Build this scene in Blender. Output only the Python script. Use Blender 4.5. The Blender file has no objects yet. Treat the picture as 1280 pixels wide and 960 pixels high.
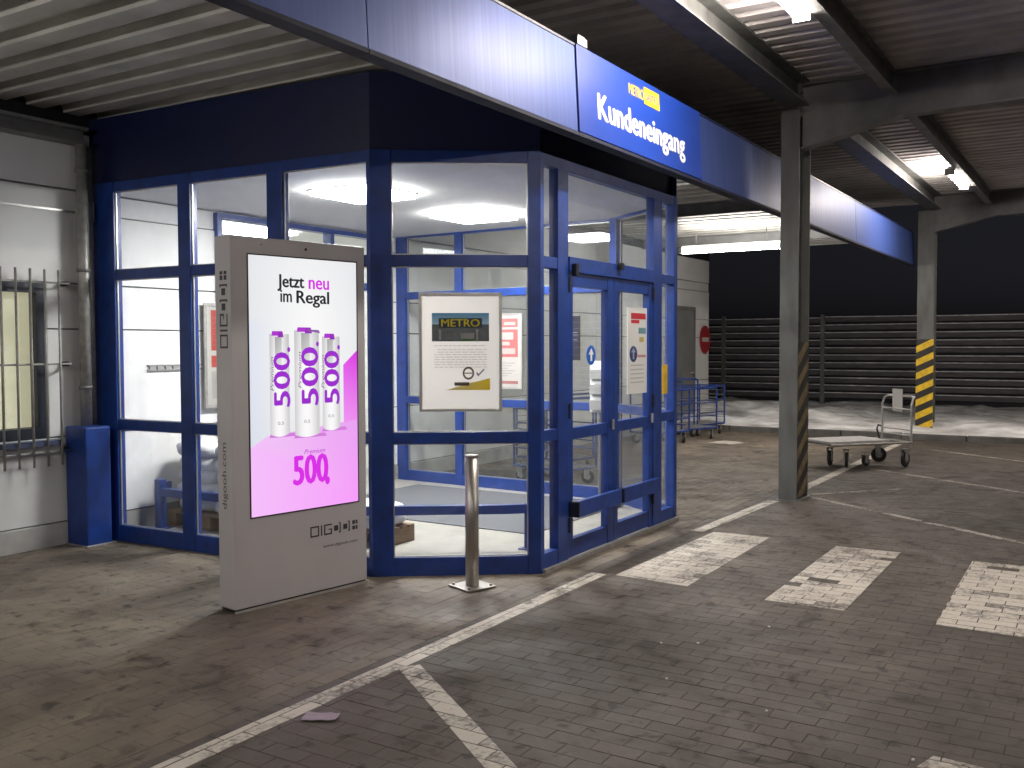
import bpy, bmesh, math, random
from mathutils import Vector, Matrix, noise

# ------------------------------------------------------------------ camera, sky, exposure
S = bpy.context.scene
COL = S.collection
rnd = random.Random(7)
YAW, PITCH, ROLL = map(math.radians, (31.8875, -2.3156, -0.1716))
CAMZ = 1.6
fwd = Vector((math.cos(PITCH) * math.cos(YAW), math.cos(PITCH) * math.sin(YAW), math.sin(PITCH)))
rgt = Vector((math.sin(YAW), -math.cos(YAW), 0))
upv = rgt.cross(fwd)
rg2 = math.cos(ROLL) * rgt + math.sin(ROLL) * upv
up2 = -math.sin(ROLL) * rgt + math.cos(ROLL) * upv
cam = bpy.data.cameras.new('camera')
cam.sensor_width = 36.0
cam.lens = 1205.75 / 1280 * 36
cam.clip_end = 1000
camo = bpy.data.objects.new('camera', cam)
COL.objects.link(camo)
camo.matrix_world = Matrix(((rg2.x, up2.x, -fwd.x, 0), (rg2.y, up2.y, -fwd.y, 0), (rg2.z, up2.z, -fwd.z, CAMZ), (0, 0, 0, 1)))
S.camera = camo

W = bpy.data.worlds.new('World')
S.world = W
W.use_nodes = True
wn = W.node_tree
bg = wn.nodes['Background']
sky = wn.nodes.new('ShaderNodeTexSky')
sky.sky_type = 'NISHITA'
sky.sun_disc = False
sky.sun_elevation = math.radians(-2.0)
sky.sun_rotation = math.radians(120)
hs = wn.nodes.new('ShaderNodeMix')
hs.data_type = 'RGBA'
hs.blend_type = 'MIX'
bw = wn.nodes.new('ShaderNodeRGBToBW')
tn = wn.nodes.new('ShaderNodeMix')
tn.data_type = 'RGBA'
tn.blend_type = 'MULTIPLY'
tn.inputs[0].default_value = 1.0
tn.inputs[7].default_value = (0.86, 0.90, 1.18, 1)
wn.links.new(sky.outputs[0], bw.inputs[0])
wn.links.new(bw.outputs[0], tn.inputs[6])
hs.inputs[0].default_value = 0.92           # town sky at night: nearly colourless
wn.links.new(sky.outputs[0], hs.inputs[6])
wn.links.new(tn.outputs[2], hs.inputs[7])
wn.links.new(hs.outputs[2], bg.inputs[0])
bg.inputs[1].default_value = 0.028          # night: hardly any light left in the sky

S.view_settings.view_transform = 'Standard'
S.view_settings.look = 'None'
S.view_settings.gamma = 1
S.view_settings.exposure = 0.0
S.cycles.use_denoising = True
S.cycles.max_bounces = 10
S.cycles.transparent_max_bounces = 16
S.cycles.sample_clamp_indirect = 6
S.cycles.caustics_reflective = False
S.cycles.caustics_refractive = False

# lamp brightness
L_CANOPY, L_TUBE, L_PANEL, L_SCREEN, L_HALL = 180.0, 120.0, 105.0, 0.98, 24.0

# ------------------------------------------------------------------ materials
MATS = {}
def mat(name, col=(0.5, 0.5, 0.5), rough=0.5, metal=0.0, emit=None, es=1.0, spec=0.5, nz=0.0, nscale=20.0, bump=0.0, stretch=None, aniso=0.0, grime=None):
    m = bpy.data.materials.new(name)
    m.use_nodes = True
    t = m.node_tree
    p = t.nodes['Principled BSDF']
    p.inputs['Base Color'].default_value = (*col, 1)
    p.inputs['Roughness'].default_value = rough
    p.inputs['Metallic'].default_value = metal
    p.inputs['Specular IOR Level'].default_value = spec
    if aniso:
        p.inputs['Anisotropic'].default_value = aniso
    if emit:
        p.inputs['Emission Color'].default_value = (*emit, 1)
        p.inputs['Emission Strength'].default_value = es
    if nz or bump:
        g = t.nodes.new('ShaderNodeNewGeometry')
        mp = t.nodes.new('ShaderNodeMapping')
        t.links.new(g.outputs['Position'], mp.inputs[0])
        if stretch:
            mp.inputs['Scale'].default_value = stretch
        n = t.nodes.new('ShaderNodeTexNoise')
        n.inputs['Scale'].default_value = nscale
        n.inputs['Detail'].default_value = 6
        t.links.new(mp.outputs[0], n.inputs[0])
        if nz:
            r = t.nodes.new('ShaderNodeValToRGB')
            r.color_ramp.elements[0].position = 0.3
            r.color_ramp.elements[1].position = 0.7
            a = [c * (1 - nz) for c in col] if grime is None else grime
            b = [min(1, c * (1 + nz * 0.5)) for c in col]
            r.color_ramp.elements[0].color = (*a, 1)
            r.color_ramp.elements[1].color = (*b, 1)
            t.links.new(n.outputs[0], r.inputs[0])
            t.links.new(r.outputs[0], p.inputs['Base Color'])
            mr = t.nodes.new('ShaderNodeMapRange')
            mr.inputs['To Min'].default_value = min(1, rough + 0.12)
            mr.inputs['To Max'].default_value = max(0.05, rough - 0.08)
            t.links.new(n.outputs[0], mr.inputs[0])
            t.links.new(mr.outputs[0], p.inputs['Roughness'])
        if bump:
            b = t.nodes.new('ShaderNodeBump')
            b.inputs['Strength'].default_value = bump
            b.inputs['Distance'].default_value = 0.01
            t.links.new(n.outputs[0], b.inputs['Height'])
            t.links.new(b.outputs[0], p.inputs['Normal'])
    MATS[name] = m
    return m

def glass_mat(name, tint=(0.955, 0.97, 0.97), refl=0.035):
    m = bpy.data.materials.new(name)
    m.use_nodes = True
    t = m.node_tree
    t.nodes.clear()
    o = t.nodes.new('ShaderNodeOutputMaterial')
    mx = t.nodes.new('ShaderNodeMixShader')
    tr = t.nodes.new('ShaderNodeBsdfTransparent')
    gl = t.nodes.new('ShaderNodeBsdfGlossy')
    lw = t.nodes.new('ShaderNodeLayerWeight')
    lw.inputs[0].default_value = 0.5
    pw = t.nodes.new('ShaderNodeMath'); pw.operation = 'POWER'; pw.inputs[1].default_value = 5.0
    t.links.new(lw.outputs['Facing'], pw.inputs[0])
    ma = t.nodes.new('ShaderNodeMath'); ma.operation = 'MULTIPLY_ADD'; ma.inputs[1].default_value = 0.9; ma.inputs[2].default_value = refl
    t.links.new(pw.outputs[0], ma.inputs[0])
    tr.inputs[0].default_value = (*tint, 1)
    gl.inputs['Roughness'].default_value = 0.02
    t.links.new(ma.outputs[0], mx.inputs[0])
    t.links.new(tr.outputs[0], mx.inputs[1])
    t.links.new(gl.outputs[0], mx.inputs[2])
    df = t.nodes.new('ShaderNodeBsdfDiffuse')
    df.inputs[0].default_value = (0.62, 0.64, 0.66, 1)
    g = t.nodes.new('ShaderNodeNewGeometry')
    nz = t.nodes.new('ShaderNodeTexNoise')
    nz.inputs['Scale'].default_value = 3.0
    nz.inputs['Detail'].default_value = 8
    nz.inputs['Roughness'].default_value = 0.7
    nz.inputs['Distortion'].default_value = 0.8
    t.links.new(g.outputs['Position'], nz.inputs[0])
    mr = t.nodes.new('ShaderNodeMapRange')
    mr.inputs['From Min'].default_value = 0.35
    mr.inputs['From Max'].default_value = 0.75
    mr.inputs['To Min'].default_value = 0.008
    mr.inputs['To Max'].default_value = 0.05
    t.links.new(nz.outputs[0], mr.inputs[0])
    m2 = t.nodes.new('ShaderNodeMixShader')     # a thin film of dust and wiping smears
    t.links.new(mr.outputs[0], m2.inputs[0])
    t.links.new(mx.outputs[0], m2.inputs[1])
    t.links.new(df.outputs[0], m2.inputs[2])
    t.links.new(m2.outputs[0], o.inputs[0])
    MATS[name] = m
    return m

def vcol_emit(name, strength):
    m = bpy.data.materials.new(name)
    m.use_nodes = True
    t = m.node_tree
    p = t.nodes['Principled BSDF']
    a = t.nodes.new('ShaderNodeVertexColor')
    a.layer_name = 'ink'
    t.links.new(a.outputs[0], p.inputs['Emission Color'])
    p.inputs['Emission Strength'].default_value = strength
    p.inputs['Base Color'].default_value = (0.02, 0.02, 0.02, 1)
    p.inputs['Roughness'].default_value = 0.25
    MATS[name] = m
    return m

def vcol_print(name, rough=0.45):
    """printed paper: some of the light behind it shines through"""
    m = bpy.data.materials.new(name)
    m.use_nodes = True
    t = m.node_tree
    p = t.nodes['Principled BSDF']
    a = t.nodes.new('ShaderNodeVertexColor')
    a.layer_name = 'ink'
    t.links.new(a.outputs[0], p.inputs['Base Color'])
    p.inputs['Roughness'].default_value = rough
    tr = t.nodes.new('ShaderNodeBsdfTranslucent')
    t.links.new(a.outputs[0], tr.inputs[0])
    mx = t.nodes.new('ShaderNodeMixShader')
    mx.inputs[0].default_value = 0.42
    t.links.new(p.outputs[0], mx.inputs[1])
    t.links.new(tr.outputs[0], mx.inputs[2])
    t.links.new(mx.outputs[0], t.nodes['Material Output'].inputs[0])
    MATS[name] = m
    return m

def paving_mat(name, c0, c1, stain, per_object, scale=0.55, seed=0.0):
    """stone paving: large uneven dirt, small spots, one random tone for each paver"""
    m = bpy.data.materials.new(name)
    m.use_nodes = True
    t = m.node_tree
    N, Lk = t.nodes, t.links
    p = N['Principled BSDF']
    g = N.new('ShaderNodeNewGeometry')
    mp = N.new('ShaderNodeMapping')
    mp.inputs['Location'].default_value = (seed, seed * 0.7, 0)
    Lk.new(g.outputs['Position'], mp.inputs[0])
    def nz(sc, det=6, rough=0.6, dist=0.0):
        n = N.new('ShaderNodeTexNoise')
        n.inputs['Scale'].default_value = sc
        n.inputs['Detail'].default_value = det
        n.inputs['Roughness'].default_value = rough
        n.inputs['Distortion'].default_value = dist
        Lk.new(mp.outputs[0], n.inputs[0])
        return n
    def ramp(src, p0, p1, a, b):
        r = N.new('ShaderNodeValToRGB')
        r.color_ramp.elements[0].position = p0
        r.color_ramp.elements[1].position = p1
        r.color_ramp.elements[0].color = (*a, 1)
        r.color_ramp.elements[1].color = (*b, 1)
        Lk.new(src, r.inputs[0])
        return r
    def mix(fac, a, b, mode='MIX'):
        x = N.new('ShaderNodeMix')
        x.data_type = 'RGBA'
        x.blend_type = mode
        if isinstance(fac, float):
            x.inputs[0].default_value = fac
        else:
            Lk.new(fac, x.inputs[0])
        Lk.new(a, x.inputs[6])
        if isinstance(b, tuple):
            x.inputs[7].default_value = (*b, 1)
        else:
            Lk.new(b, x.inputs[7])
        return x.outputs[2]
    big = ramp(nz(scale, 7, 0.62, 0.4).outputs[0], 0.32, 0.68, c0, c1)
    mid = nz(3.1, 8, 0.65, 0.8)
    ms = ramp(mid.outputs[0], 0.56, 0.70, (0, 0, 0), (1, 1, 1))
    c = mix(ms.outputs[0], big.outputs[0], stain)
    spots = nz(9.0, 3, 0.5, 0.3)
    sp = ramp(spots.outputs[0], 0.605, 0.68, (0, 0, 0), (0.8, 0.8, 0.8))
    c = mix(sp.outputs[0], c, tuple(s * 0.55 for s in stain))
    fine = nz(140, 3, 0.7)
    fr = ramp(fine.outputs[0], 0.25, 0.75, (0.72, 0.72, 0.72), (1.2, 1.2, 1.2))
    c = mix(1.0, c, fr.outputs[0], 'MULTIPLY')
    if per_object:
        oi = N.new('ShaderNodeObjectInfo')
        src = oi.outputs['Random']
    else:
        src = g.outputs['Random Per Island']
    rr = ramp(src, 0, 1, (0.90, 0.90, 0.90), (1.08, 1.07, 1.06))
    c = mix(1.0, c, rr.outputs[0], 'MULTIPLY')
    Lk.new(c, p.inputs['Base Color'])
    rf = N.new('ShaderNodeMapRange')
    rf.inputs['From Min'].default_value = 0.3
    rf.inputs['From Max'].default_value = 0.7
    rf.inputs['To Min'].default_value = 0.5
    rf.inputs['To Max'].default_value = 0.85
    Lk.new(mid.outputs[0], rf.inputs[0])
    Lk.new(rf.outputs[0], p.inputs['Roughness'])
    b = N.new('ShaderNodeBump')
    b.inputs['Strength'].default_value = 0.35
    b.inputs['Distance'].default_value = 0.004
    Lk.new(fine.outputs[0], b.inputs['Height'])
    Lk.new(b.outputs[0], p.inputs['Normal'])
    MATS[name] = m
    return m

def paint_mat(name, white, under, lo, hi):
    """road paint worn through to the stone below it"""
    m = bpy.data.materials.new(name)
    m.use_nodes = True
    t = m.node_tree
    N, Lk = t.nodes, t.links
    p = N['Principled BSDF']
    g = N.new('ShaderNodeNewGeometry')
    n1 = N.new('ShaderNodeTexNoise')
    n1.inputs['Scale'].default_value = 2.6
    n1.inputs['Detail'].default_value = 10
    n1.inputs['Roughness'].default_value = 0.78
    Lk.new(g.outputs['Position'], n1.inputs[0])
    n2 = N.new('ShaderNodeTexNoise')
    n2.inputs['Scale'].default_value = 38
    n2.inputs['Detail'].default_value = 4
    Lk.new(g.outputs['Position'], n2.inputs[0])
    ad = N.new('ShaderNodeMath')
    ad.operation = 'MULTIPLY_ADD'
    ad.inputs[1].default_value = 0.45
    Lk.new(n2.outputs[0], ad.inputs[0])
    Lk.new(n1.outputs[0], ad.inputs[2])
    rd = N.new('ShaderNodeMath')
    rd.operation = 'MULTIPLY_ADD'
    rd.inputs[1].default_value = 0.16
    Lk.new(g.outputs['Random Per Island'], rd.inputs[0])
    Lk.new(ad.outputs[0], rd.inputs[2])
    r = N.new('ShaderNodeValToRGB')
    r.color_ramp.elements[0].position = lo
    r.color_ramp.elements[1].position = hi
    r.color_ramp.elements[0].color = (*white, 1)
    r.color_ramp.elements[1].color = (*under, 1)
    Lk.new(rd.outputs[0], r.inputs[0])
    Lk.new(r.outputs[0], p.inputs['Base Color'])
    p.inputs['Roughness'].default_value = 0.6
    MATS[name] = m
    return m

BLUE = mat('blue_powder_coat', (0.012, 0.043, 0.225), 0.32, nz=0.28, nscale=9)
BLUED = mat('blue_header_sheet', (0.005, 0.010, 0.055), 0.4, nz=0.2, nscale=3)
TRIM = mat('dark_blue_trim', (0.006, 0.009, 0.03), 0.7, nz=0.2, nscale=5)
GLASS = glass_mat('window_glass')
FASC = mat('blue_metallic_fascia', (0.040, 0.076, 0.27), 0.49, metal=0.27, nz=0.10, nscale=1.0, stretch=(40, 1, 0.4), bump=0.02)
_fp = FASC.node_tree.nodes['Principled BSDF']
_fp.inputs['Coat Weight'].default_value = 0.10
_fp.inputs['Coat Roughness'].default_value = 0.30
SIGNM = mat('blue_sign_film', (0.007, 0.040, 0.29), 0.42, nz=0.06, nscale=2)
DECK = mat('galvanised_deck', (0.47, 0.455, 0.42), 0.42, metal=0.15, nz=0.25, nscale=2.2)
DECK2 = mat('grey_roof_deck', (0.58, 0.54, 0.54), 0.5, metal=0.05, nz=0.3, nscale=1.6)
STEEL = mat('dark_painted_steel', (0.165, 0.163, 0.162), 0.5, nz=0.25, nscale=5)
COLM = mat('grey_column_paint', (0.10, 0.102, 0.097), 0.5, nz=0.3, nscale=7, stretch=(1, 1, 0.3))
STAIN = mat('stainless_steel', (0.44, 0.42, 0.39), 0.38, metal=1.0, nz=0.2, nscale=40, stretch=(1, 1, 0.1))
ZINC = mat('zinc_steel', (0.34, 0.33, 0.31), 0.45, metal=0.3, nz=0.25, nscale=18)
WALL = mat('white_wall_panel', (0.79, 0.785, 0.77), 0.5, nz=0.10, nscale=1.6)
PLINTH = mat('plinth_concrete', (0.46, 0.45, 0.43), 0.75, nz=0.22, nscale=5, bump=0.1)
WHITEP = mat('white_plaster', (0.86, 0.855, 0.83), 0.7, nz=0.04, nscale=3)
FLOOR = mat('terrazzo_floor', (0.40, 0.385, 0.345), 0.3, nz=0.16, nscale=3.5)
MATM = mat('grey_floor_mat', (0.12, 0.125, 0.14), 0.9, nz=0.25, nscale=60)
BLACK = mat('black_plastic', (0.012, 0.012, 0.013), 0.45, nz=0.2, nscale=30)
RUBBER = mat('black_rubber', (0.02, 0.02, 0.02), 0.7, nz=0.3, nscale=30)
DARKF = mat('dark_window_frame', (0.018, 0.022, 0.035), 0.4, nz=0.2, nscale=10)
TOTEM = mat('silver_powder_coat', (0.49, 0.47, 0.485), 0.42, metal=0.15, nz=0.06, nscale=2.5)
LETTER = mat('dark_grey_lettering', (0.035, 0.035, 0.04), 0.5)
WHITE = mat('white_lettering', (0.85, 0.85, 0.84), 0.5, nz=0.05)
YELLOW = mat('yellow_paint', (0.72, 0.46, 0.015), 0.5, nz=0.25, nscale=14)
DULLY = mat('faded_yellow_paint', (0.23, 0.175, 0.085), 0.6, nz=0.35, nscale=14)
HBLACK = mat('black_hazard_paint', (0.018, 0.016, 0.014), 0.5, nz=0.3, nscale=14)
SILVER = mat('aluminium_frame', (0.62, 0.61, 0.59), 0.35, metal=0.7, nz=0.12, nscale=12)
PAPER = mat('paper', (0.80, 0.765, 0.72), 0.5, nz=0.05, nscale=4)
PRINT = vcol_print('printed_paper')
SCREEN = vcol_emit('lit_screen', L_SCREEN)
TUBE = mat('lit_tube', (0.9, 0.9, 0.9), 0.4, emit=(1.0, 0.91, 0.82), es=L_CANOPY)
TUBE2 = mat('lit_tube_cool', (0.9, 0.9, 0.9), 0.4, emit=(1.0, 0.96, 0.90), es=L_TUBE)
TUBE3 = mat('lit_tube_dim', (0.9, 0.9, 0.9), 0.4, emit=(1.0, 0.97, 0.92), es=L_TUBE * 0.65)
PANEL = mat('lit_panel', (0.9, 0.9, 0.9), 0.4, emit=(1.0, 0.98, 0.95), es=L_PANEL)
HALLP = mat('lit_hall_panel', (0.9, 0.9, 0.9), 0.4, emit=(1.0, 0.98, 0.95), es=L_HALL)
BLIND = mat('lit_blind', (0.75, 0.72, 0.55), 0.7, emit=(1.0, 0.93, 0.62), es=0.42, nz=0.06, nscale=3)
BAG = mat('white_plastic_bag', (0.90, 0.90, 0.89), 0.35, nz=0.08, nscale=8, bump=0.5)
WOOD = mat('pallet_wood', (0.22, 0.14, 0.085), 0.8, nz=0.35, nscale=12, stretch=(1, 6, 6))
SNOW = mat('dirty_snow', (0.84, 0.83, 0.84), 0.75, nz=0.45, nscale=2.2, bump=1.0, stretch=(1.6, 0.7, 1), grime=(0.34, 0.32, 0.31))
DIRT = mat('joint_sand', (0.044, 0.036, 0.031), 0.95, nz=0.35, nscale=18)
DIRT2 = mat('brown_joint_sand', (0.082, 0.065, 0.049), 0.95, nz=0.35, nscale=18)
KERBM = mat('kerb_concrete', (0.10, 0.095, 0.09), 0.8, nz=0.35, nscale=6)
GROUNDM = mat('far_ground', (0.05, 0.05, 0.05), 0.9, nz=0.3, nscale=2)
FENCEM = mat('fence_slat_timber', (0.105, 0.097, 0.104), 0.7, nz=0.35, nscale=6, stretch=(4, 0.5, 4))
SILL = mat('snow_lined_edge', (0.80, 0.78, 0.80), 0.7, nz=0.4, nscale=5)
REDM = mat('sign_red', (0.36, 0.018, 0.022), 0.45, nz=0.1)
BSIGN = mat('sign_blue', (0.02, 0.12, 0.5), 0.4)
GREYD = mat('grey_steel_door', (0.20, 0.20, 0.195), 0.5, nz=0.15, nscale=3)
PINK = mat('pale_lilac_paper', (0.34, 0.27, 0.33), 0.7, nz=0.12, nscale=40)
ROAD_O = paving_mat('dark_paver_single', (0.052, 0.043, 0.036), (0.118, 0.098, 0.082), (0.032, 0.026, 0.022), True, 0.55, 3.0)
ROAD_S = paving_mat('dark_paver_mass', (0.052, 0.043, 0.036), (0.118, 0.098, 0.082), (0.032, 0.026, 0.022), False, 0.55, 3.0)
WALK_O = paving_mat('brown_paver_single', (0.066, 0.052, 0.040), (0.200, 0.166, 0.128), (0.038, 0.029, 0.023), True, 0.8, 11.0)
WALK_S = paving_mat('brown_paver_mass', (0.066, 0.052, 0.040), (0.200, 0.166, 0.128), (0.038, 0.029, 0.023), False, 0.8, 11.0)
PAINT = paint_mat('worn_white_paint', (0.54, 0.495, 0.435), (0.11, 0.095, 0.083), 0.78, 0.98)
PAINT2 = paint_mat('faded_line_paint', (0.42, 0.38, 0.33), (0.08, 0.07, 0.06), 0.72, 0.92)

# ------------------------------------------------------------------ mesh helpers
class MB:
    def __init__(self):
        self.v, self.f, self.c = [], [], []
    def face(self, pts, col=None):
        i = len(self.v)
        self.v += [tuple(p) for p in pts]
        self.f.append(tuple(range(i, i + len(pts))))
        self.c.append(col)
    def box(self, x0, x1, y0, y1, z0, z1, M=None, col=None):
        i = len(self.v)
        P = [(x0, y0, z0), (x1, y0, z0), (x1, y1, z0), (x0, y1, z0), (x0, y0, z1), (x1, y0, z1), (x1, y1, z1), (x0, y1, z1)]
        if M is not None:
            P = [tuple(M @ Vector(p)) for p in P]
        self.v += P
        for q in ((0, 3, 2, 1), (4, 5, 6, 7), (0, 1, 5, 4), (1, 2, 6, 5), (2, 3, 7, 6), (3, 0, 4, 7)):
            self.f.append(tuple(i + k for k in q))
            self.c.append(col)
        return self
    def prism(self, poly, z0, z1, M=None):
        i = len(self.v)
        n = len(poly)
        P = [(x, y, z0) for x, y in poly] + [(x, y, z1) for x, y in poly]
        if M is not None:
            P = [tuple(M @ Vector(p)) for p in P]
        self.v += P
        self.f.append(tuple(i + k for k in range(n))[::-1])
        self.f.append(tuple(i + n + k for k in range(n)))
        for k in range(n):
            self.f.append((i + k, i + (k + 1) % n, i + n + (k + 1) % n, i + n + k))
        self.c += [None] * (n + 2)
        return self
    def tube(self, pts, r, n=10, cap=True):
        pts = [Vector(p) for p in pts]
        base = len(self.v)
        prev = None
        for k, p in enumerate(pts):
            d = (pts[min(k + 1, len(pts) - 1)] - pts[max(k - 1, 0)]).normalized()
            a = d.orthogonal().normalized() if prev is None else (prev - d * prev.dot(d)).normalized()
            prev = a
            b = d.cross(a)
            rr = r[k] if isinstance(r, (list, tuple)) else r
            for j in range(n):
                w = 2 * math.pi * j / n
                self.v.append(tuple(p + (a * math.cos(w) + b * math.sin(w)) * rr))
        for k in range(len(pts) - 1):
            for j in range(n):
                self.f.append((base + k * n + j, base + k * n + (j + 1) % n, base + (k + 1) * n + (j + 1) % n, base + (k + 1) * n + j))
                self.c.append(None)
        if cap:
            self.f.append(tuple(base + j for j in range(n))[::-1])
            e = base + (len(pts) - 1) * n
            self.f.append(tuple(e + j for j in range(n)))
            self.c += [None, None]
        return self
    def build(self, name, m, parent=None, bevel=0.0, smooth=False, colors=False, loc=None):
        me = bpy.data.meshes.new(name)
        me.from_pydata(self.v, [], self.f)
        if colors:
            a = me.color_attributes.new('ink', 'FLOAT_COLOR', 'CORNER')
            k = 0
            for fi, f in enumerate(self.f):
                c = self.c[fi]
                for q in range(len(f)):
                    cc = c[q] if (c and isinstance(c[0], (tuple, list))) else (c or (1, 1, 1))
                    a.data[k].color = (*cc, 1)
                    k += 1
        else:
            b = bmesh.new()
            b.from_mesh(me)
            if smooth or bevel:
                bmesh.ops.remove_doubles(b, verts=b.verts, dist=1e-5)
            if bevel:
                es = [e for e in b.edges if len(e.link_faces) == 2 and e.calc_face_angle(0) > 0.6]
                bmesh.ops.bevel(b, geom=es, offset=bevel, segments=2, affect='EDGES', profile=0.6)
            bmesh.ops.recalc_face_normals(b, faces=b.faces)
            b.to_mesh(me)
            b.free()
        me.materials.append(m)
        if smooth:
            me.polygons.foreach_set('use_smooth', [True] * len(me.polygons))
        o = bpy.data.objects.new(name, me)
        COL.objects.link(o)
        if parent is not None:
            o.parent = parent
        if loc is not None:
            o.location = loc
        return o

def tag(o, label=None, cat=None, group=None, kind=None):
    if label: o['label'] = label
    if cat: o['category'] = cat
    if group: o['group'] = group
    if kind: o['kind'] = kind
    return o

def empty(name, loc=(0, 0, 0), rz=0.0, label=None, cat=None, group=None, kind=None):
    o = bpy.data.objects.new(name, None)
    o.location = loc
    o.rotation_euler = (0, 0, rz)
    COL.objects.link(o)
    return tag(o, label, cat, group, kind)

def copy_tree(o, parent=None):
    c = o.copy()
    COL.objects.link(c)
    c.parent = parent
    for ch in list(o.children):
        copy_tree(ch, c)
    return c

def text_verts(s, bold=0.0, shear=0.0, spacing=1.0):
    """flat lettering outline as (verts, faces), normalised to its own box"""
    cu = bpy.data.curves.new('lettering', 'FONT')
    cu.body = s
    cu.offset = bold
    cu.shear = shear
    cu.space_character = spacing
    cu.resolution_u = 3
    o = bpy.data.objects.new('lettering', cu)
    COL.objects.link(o)
    dg = bpy.context.evaluated_depsgraph_get()
    me = bpy.data.meshes.new_from_object(o.evaluated_get(dg))
    V = [tuple(v.co) for v in me.vertices]
    F = [tuple(p.vertices) for p in me.polygons]
    bpy.data.objects.remove(o)
    bpy.data.curves.remove(cu)
    bpy.data.meshes.remove(me)
    return V, F

def add_text(mb, s, o, ux, uy, w, h, bold=0.0, shear=0.0, spacing=1.0, col=None, baseline=False):
    """lettering fitted into a box of width w and height h at corner o along ux, uy; bold strokes are laid over each other"""
    V, F = text_verts(s, 0.0, shear, spacing)
    x0 = min(v[0] for v in V); x1 = max(v[0] for v in V)
    y0 = min(v[1] for v in V); y1 = max(v[1] for v in V)
    o, ux, uy = Vector(o), Vector(ux), Vector(uy)
    n = ux.cross(uy)
    b = bold * h * 1.1
    shifts = [(0, 0)] if b == 0 else [(0, 0), (-b, 0), (b, 0), (0, -b * .5), (0, b * .5)]
    for q, (dx, dy) in enumerate(shifts):
        i = len(mb.v)
        for v in V:
            mb.v.append(tuple(o + ux * (dx + b + (v[0] - x0) / (x1 - x0) * (w - 2 * b)) + uy * (dy + (v[1] - y0) / (y1 - y0) * h) + n * (0.00012 * q)))
        for f in F:
            mb.f.append(tuple(i + k for k in f))
            mb.c.append(col)

def side_frame(P0, P1, inward):
    """matrix for a vertical wall side: x along P0->P1, y inward, z up"""
    a = Vector((P1[0] - P0[0], P1[1] - P0[1], 0))
    ln = a.length
    a.normalize()
    n = Vector((-a.y, a.x, 0))
    if n.dot(Vector((inward[0], inward[1], 0))) < 0:
        n = -n
    M = Matrix(((a.x, n.x, 0, P0[0]), (a.y, n.y, 0, P0[1]), (0, 0, 1, 0), (0, 0, 0, 1)))
    return M, ln

# ------------------------------------------------------------------ ground and paving
gm = MB().box(-60, 160, -120, 120, -0.35, -0.06)
tag(gm.build('ground', GROUNDM), kind='structure')

VL, VC = (5.10, 4.31), (5.78, 3.362)          # corners of the vestibule: left side / chamfer / front
VR, VQ = (8.25, 3.362), (8.93, 4.31)
VB, VE = (4.97, 7.2), (9.06, 7.2)
VPOLY = [VB, VL, VC, VR, VQ, VE]

def in_poly(x, y, P):
    c = False
    for k in range(len(P)):
        (x1, y1), (x2, y2) = P[k], P[k - 1]
        if (y1 > y) != (y2 > y) and x < (x2 - x1) * (y - y1) / (y2 - y1) + x1:
            c = not c
    return c

XEND = 17.25
JT = 0.0024
def lay(y0, y1, along_y, x0, x1):
    """stretcher bond of 20 x 10 cm pavers: list of (cx, cy, lx, ly, dz)"""
    out = []
    if along_y:
        n = int(round((x1 - x0) / 0.1))
        for i in range(n):
            cx = x0 + (i + 0.5) * 0.1
            edges = [y1]
            e = y1 - (0.2 if i % 2 == 0 else 0.1)
            while e > y0:
                edges.append(e); e -= 0.2
            edges.append(y0)
            for a, b in zip(edges[:-1], edges[1:]):
                if a - b > 0.04:
                    out.append((cx, (a + b) / 2, 0.1 - JT, a - b - JT, rnd.gauss(0, 0.0005)))
    else:
        n = int(round((y1 - y0) / 0.1))
        for j in range(n):
            cy = y0 + (j + 0.5) * 0.1
            e = x0 + (0.1 if j % 2 else 0.0)
            if j % 2:
                out.append((x0 + 0.05, cy, 0.1 - JT, 0.1 - JT, rnd.gauss(0, 0.0005)))
            while e + 0.2 <= x1 + 1e-6:
                out.append((e + 0.1, cy, 0.2 - JT, 0.1 - JT, rnd.gauss(0, 0.0005)))
                e += 0.2
    return out

def paver_geo(mb, cx, cy, lx, ly, z, b=0.0016):
    i = len(mb.v)
    hx, hy = lx / 2, ly / 2
    for (sx, sy) in ((-1, -1), (1, -1), (1, 1), (-1, 1)):
        mb.v.append((cx + sx * (hx - b), cy + sy * (hy - b), z))
    for (sx, sy) in ((-1, -1), (1, -1), (1, 1), (-1, 1)):
        mb.v.append((cx + sx * hx, cy + sy * hy, z - 0.0012))
    for (sx, sy) in ((-1, -1), (1, -1), (1, 1), (-1, 1)):
        mb.v.append((cx + sx * hx, cy + sy * hy, z - 0.05))
    mb.f.append((i, i + 1, i + 2, i + 3))
    for k in range(4):
        q = (k + 1) % 4
        mb.f.append((i + 4 + k, i + 4 + q, i + q, i + k))
        mb.f.append((i + 8 + k, i + 8 + q, i + 4 + q, i + 4 + k))
    mb.c += [None] * 9

def in_view(x, y):
    d = Vector((x, y, -CAMZ))
    z = d.dot(fwd)
    if z < 0.3: return False
    return abs(d.dot(rg2)) / z < 0.535 and abs(d.dot(up2)) / z < 0.40

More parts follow.
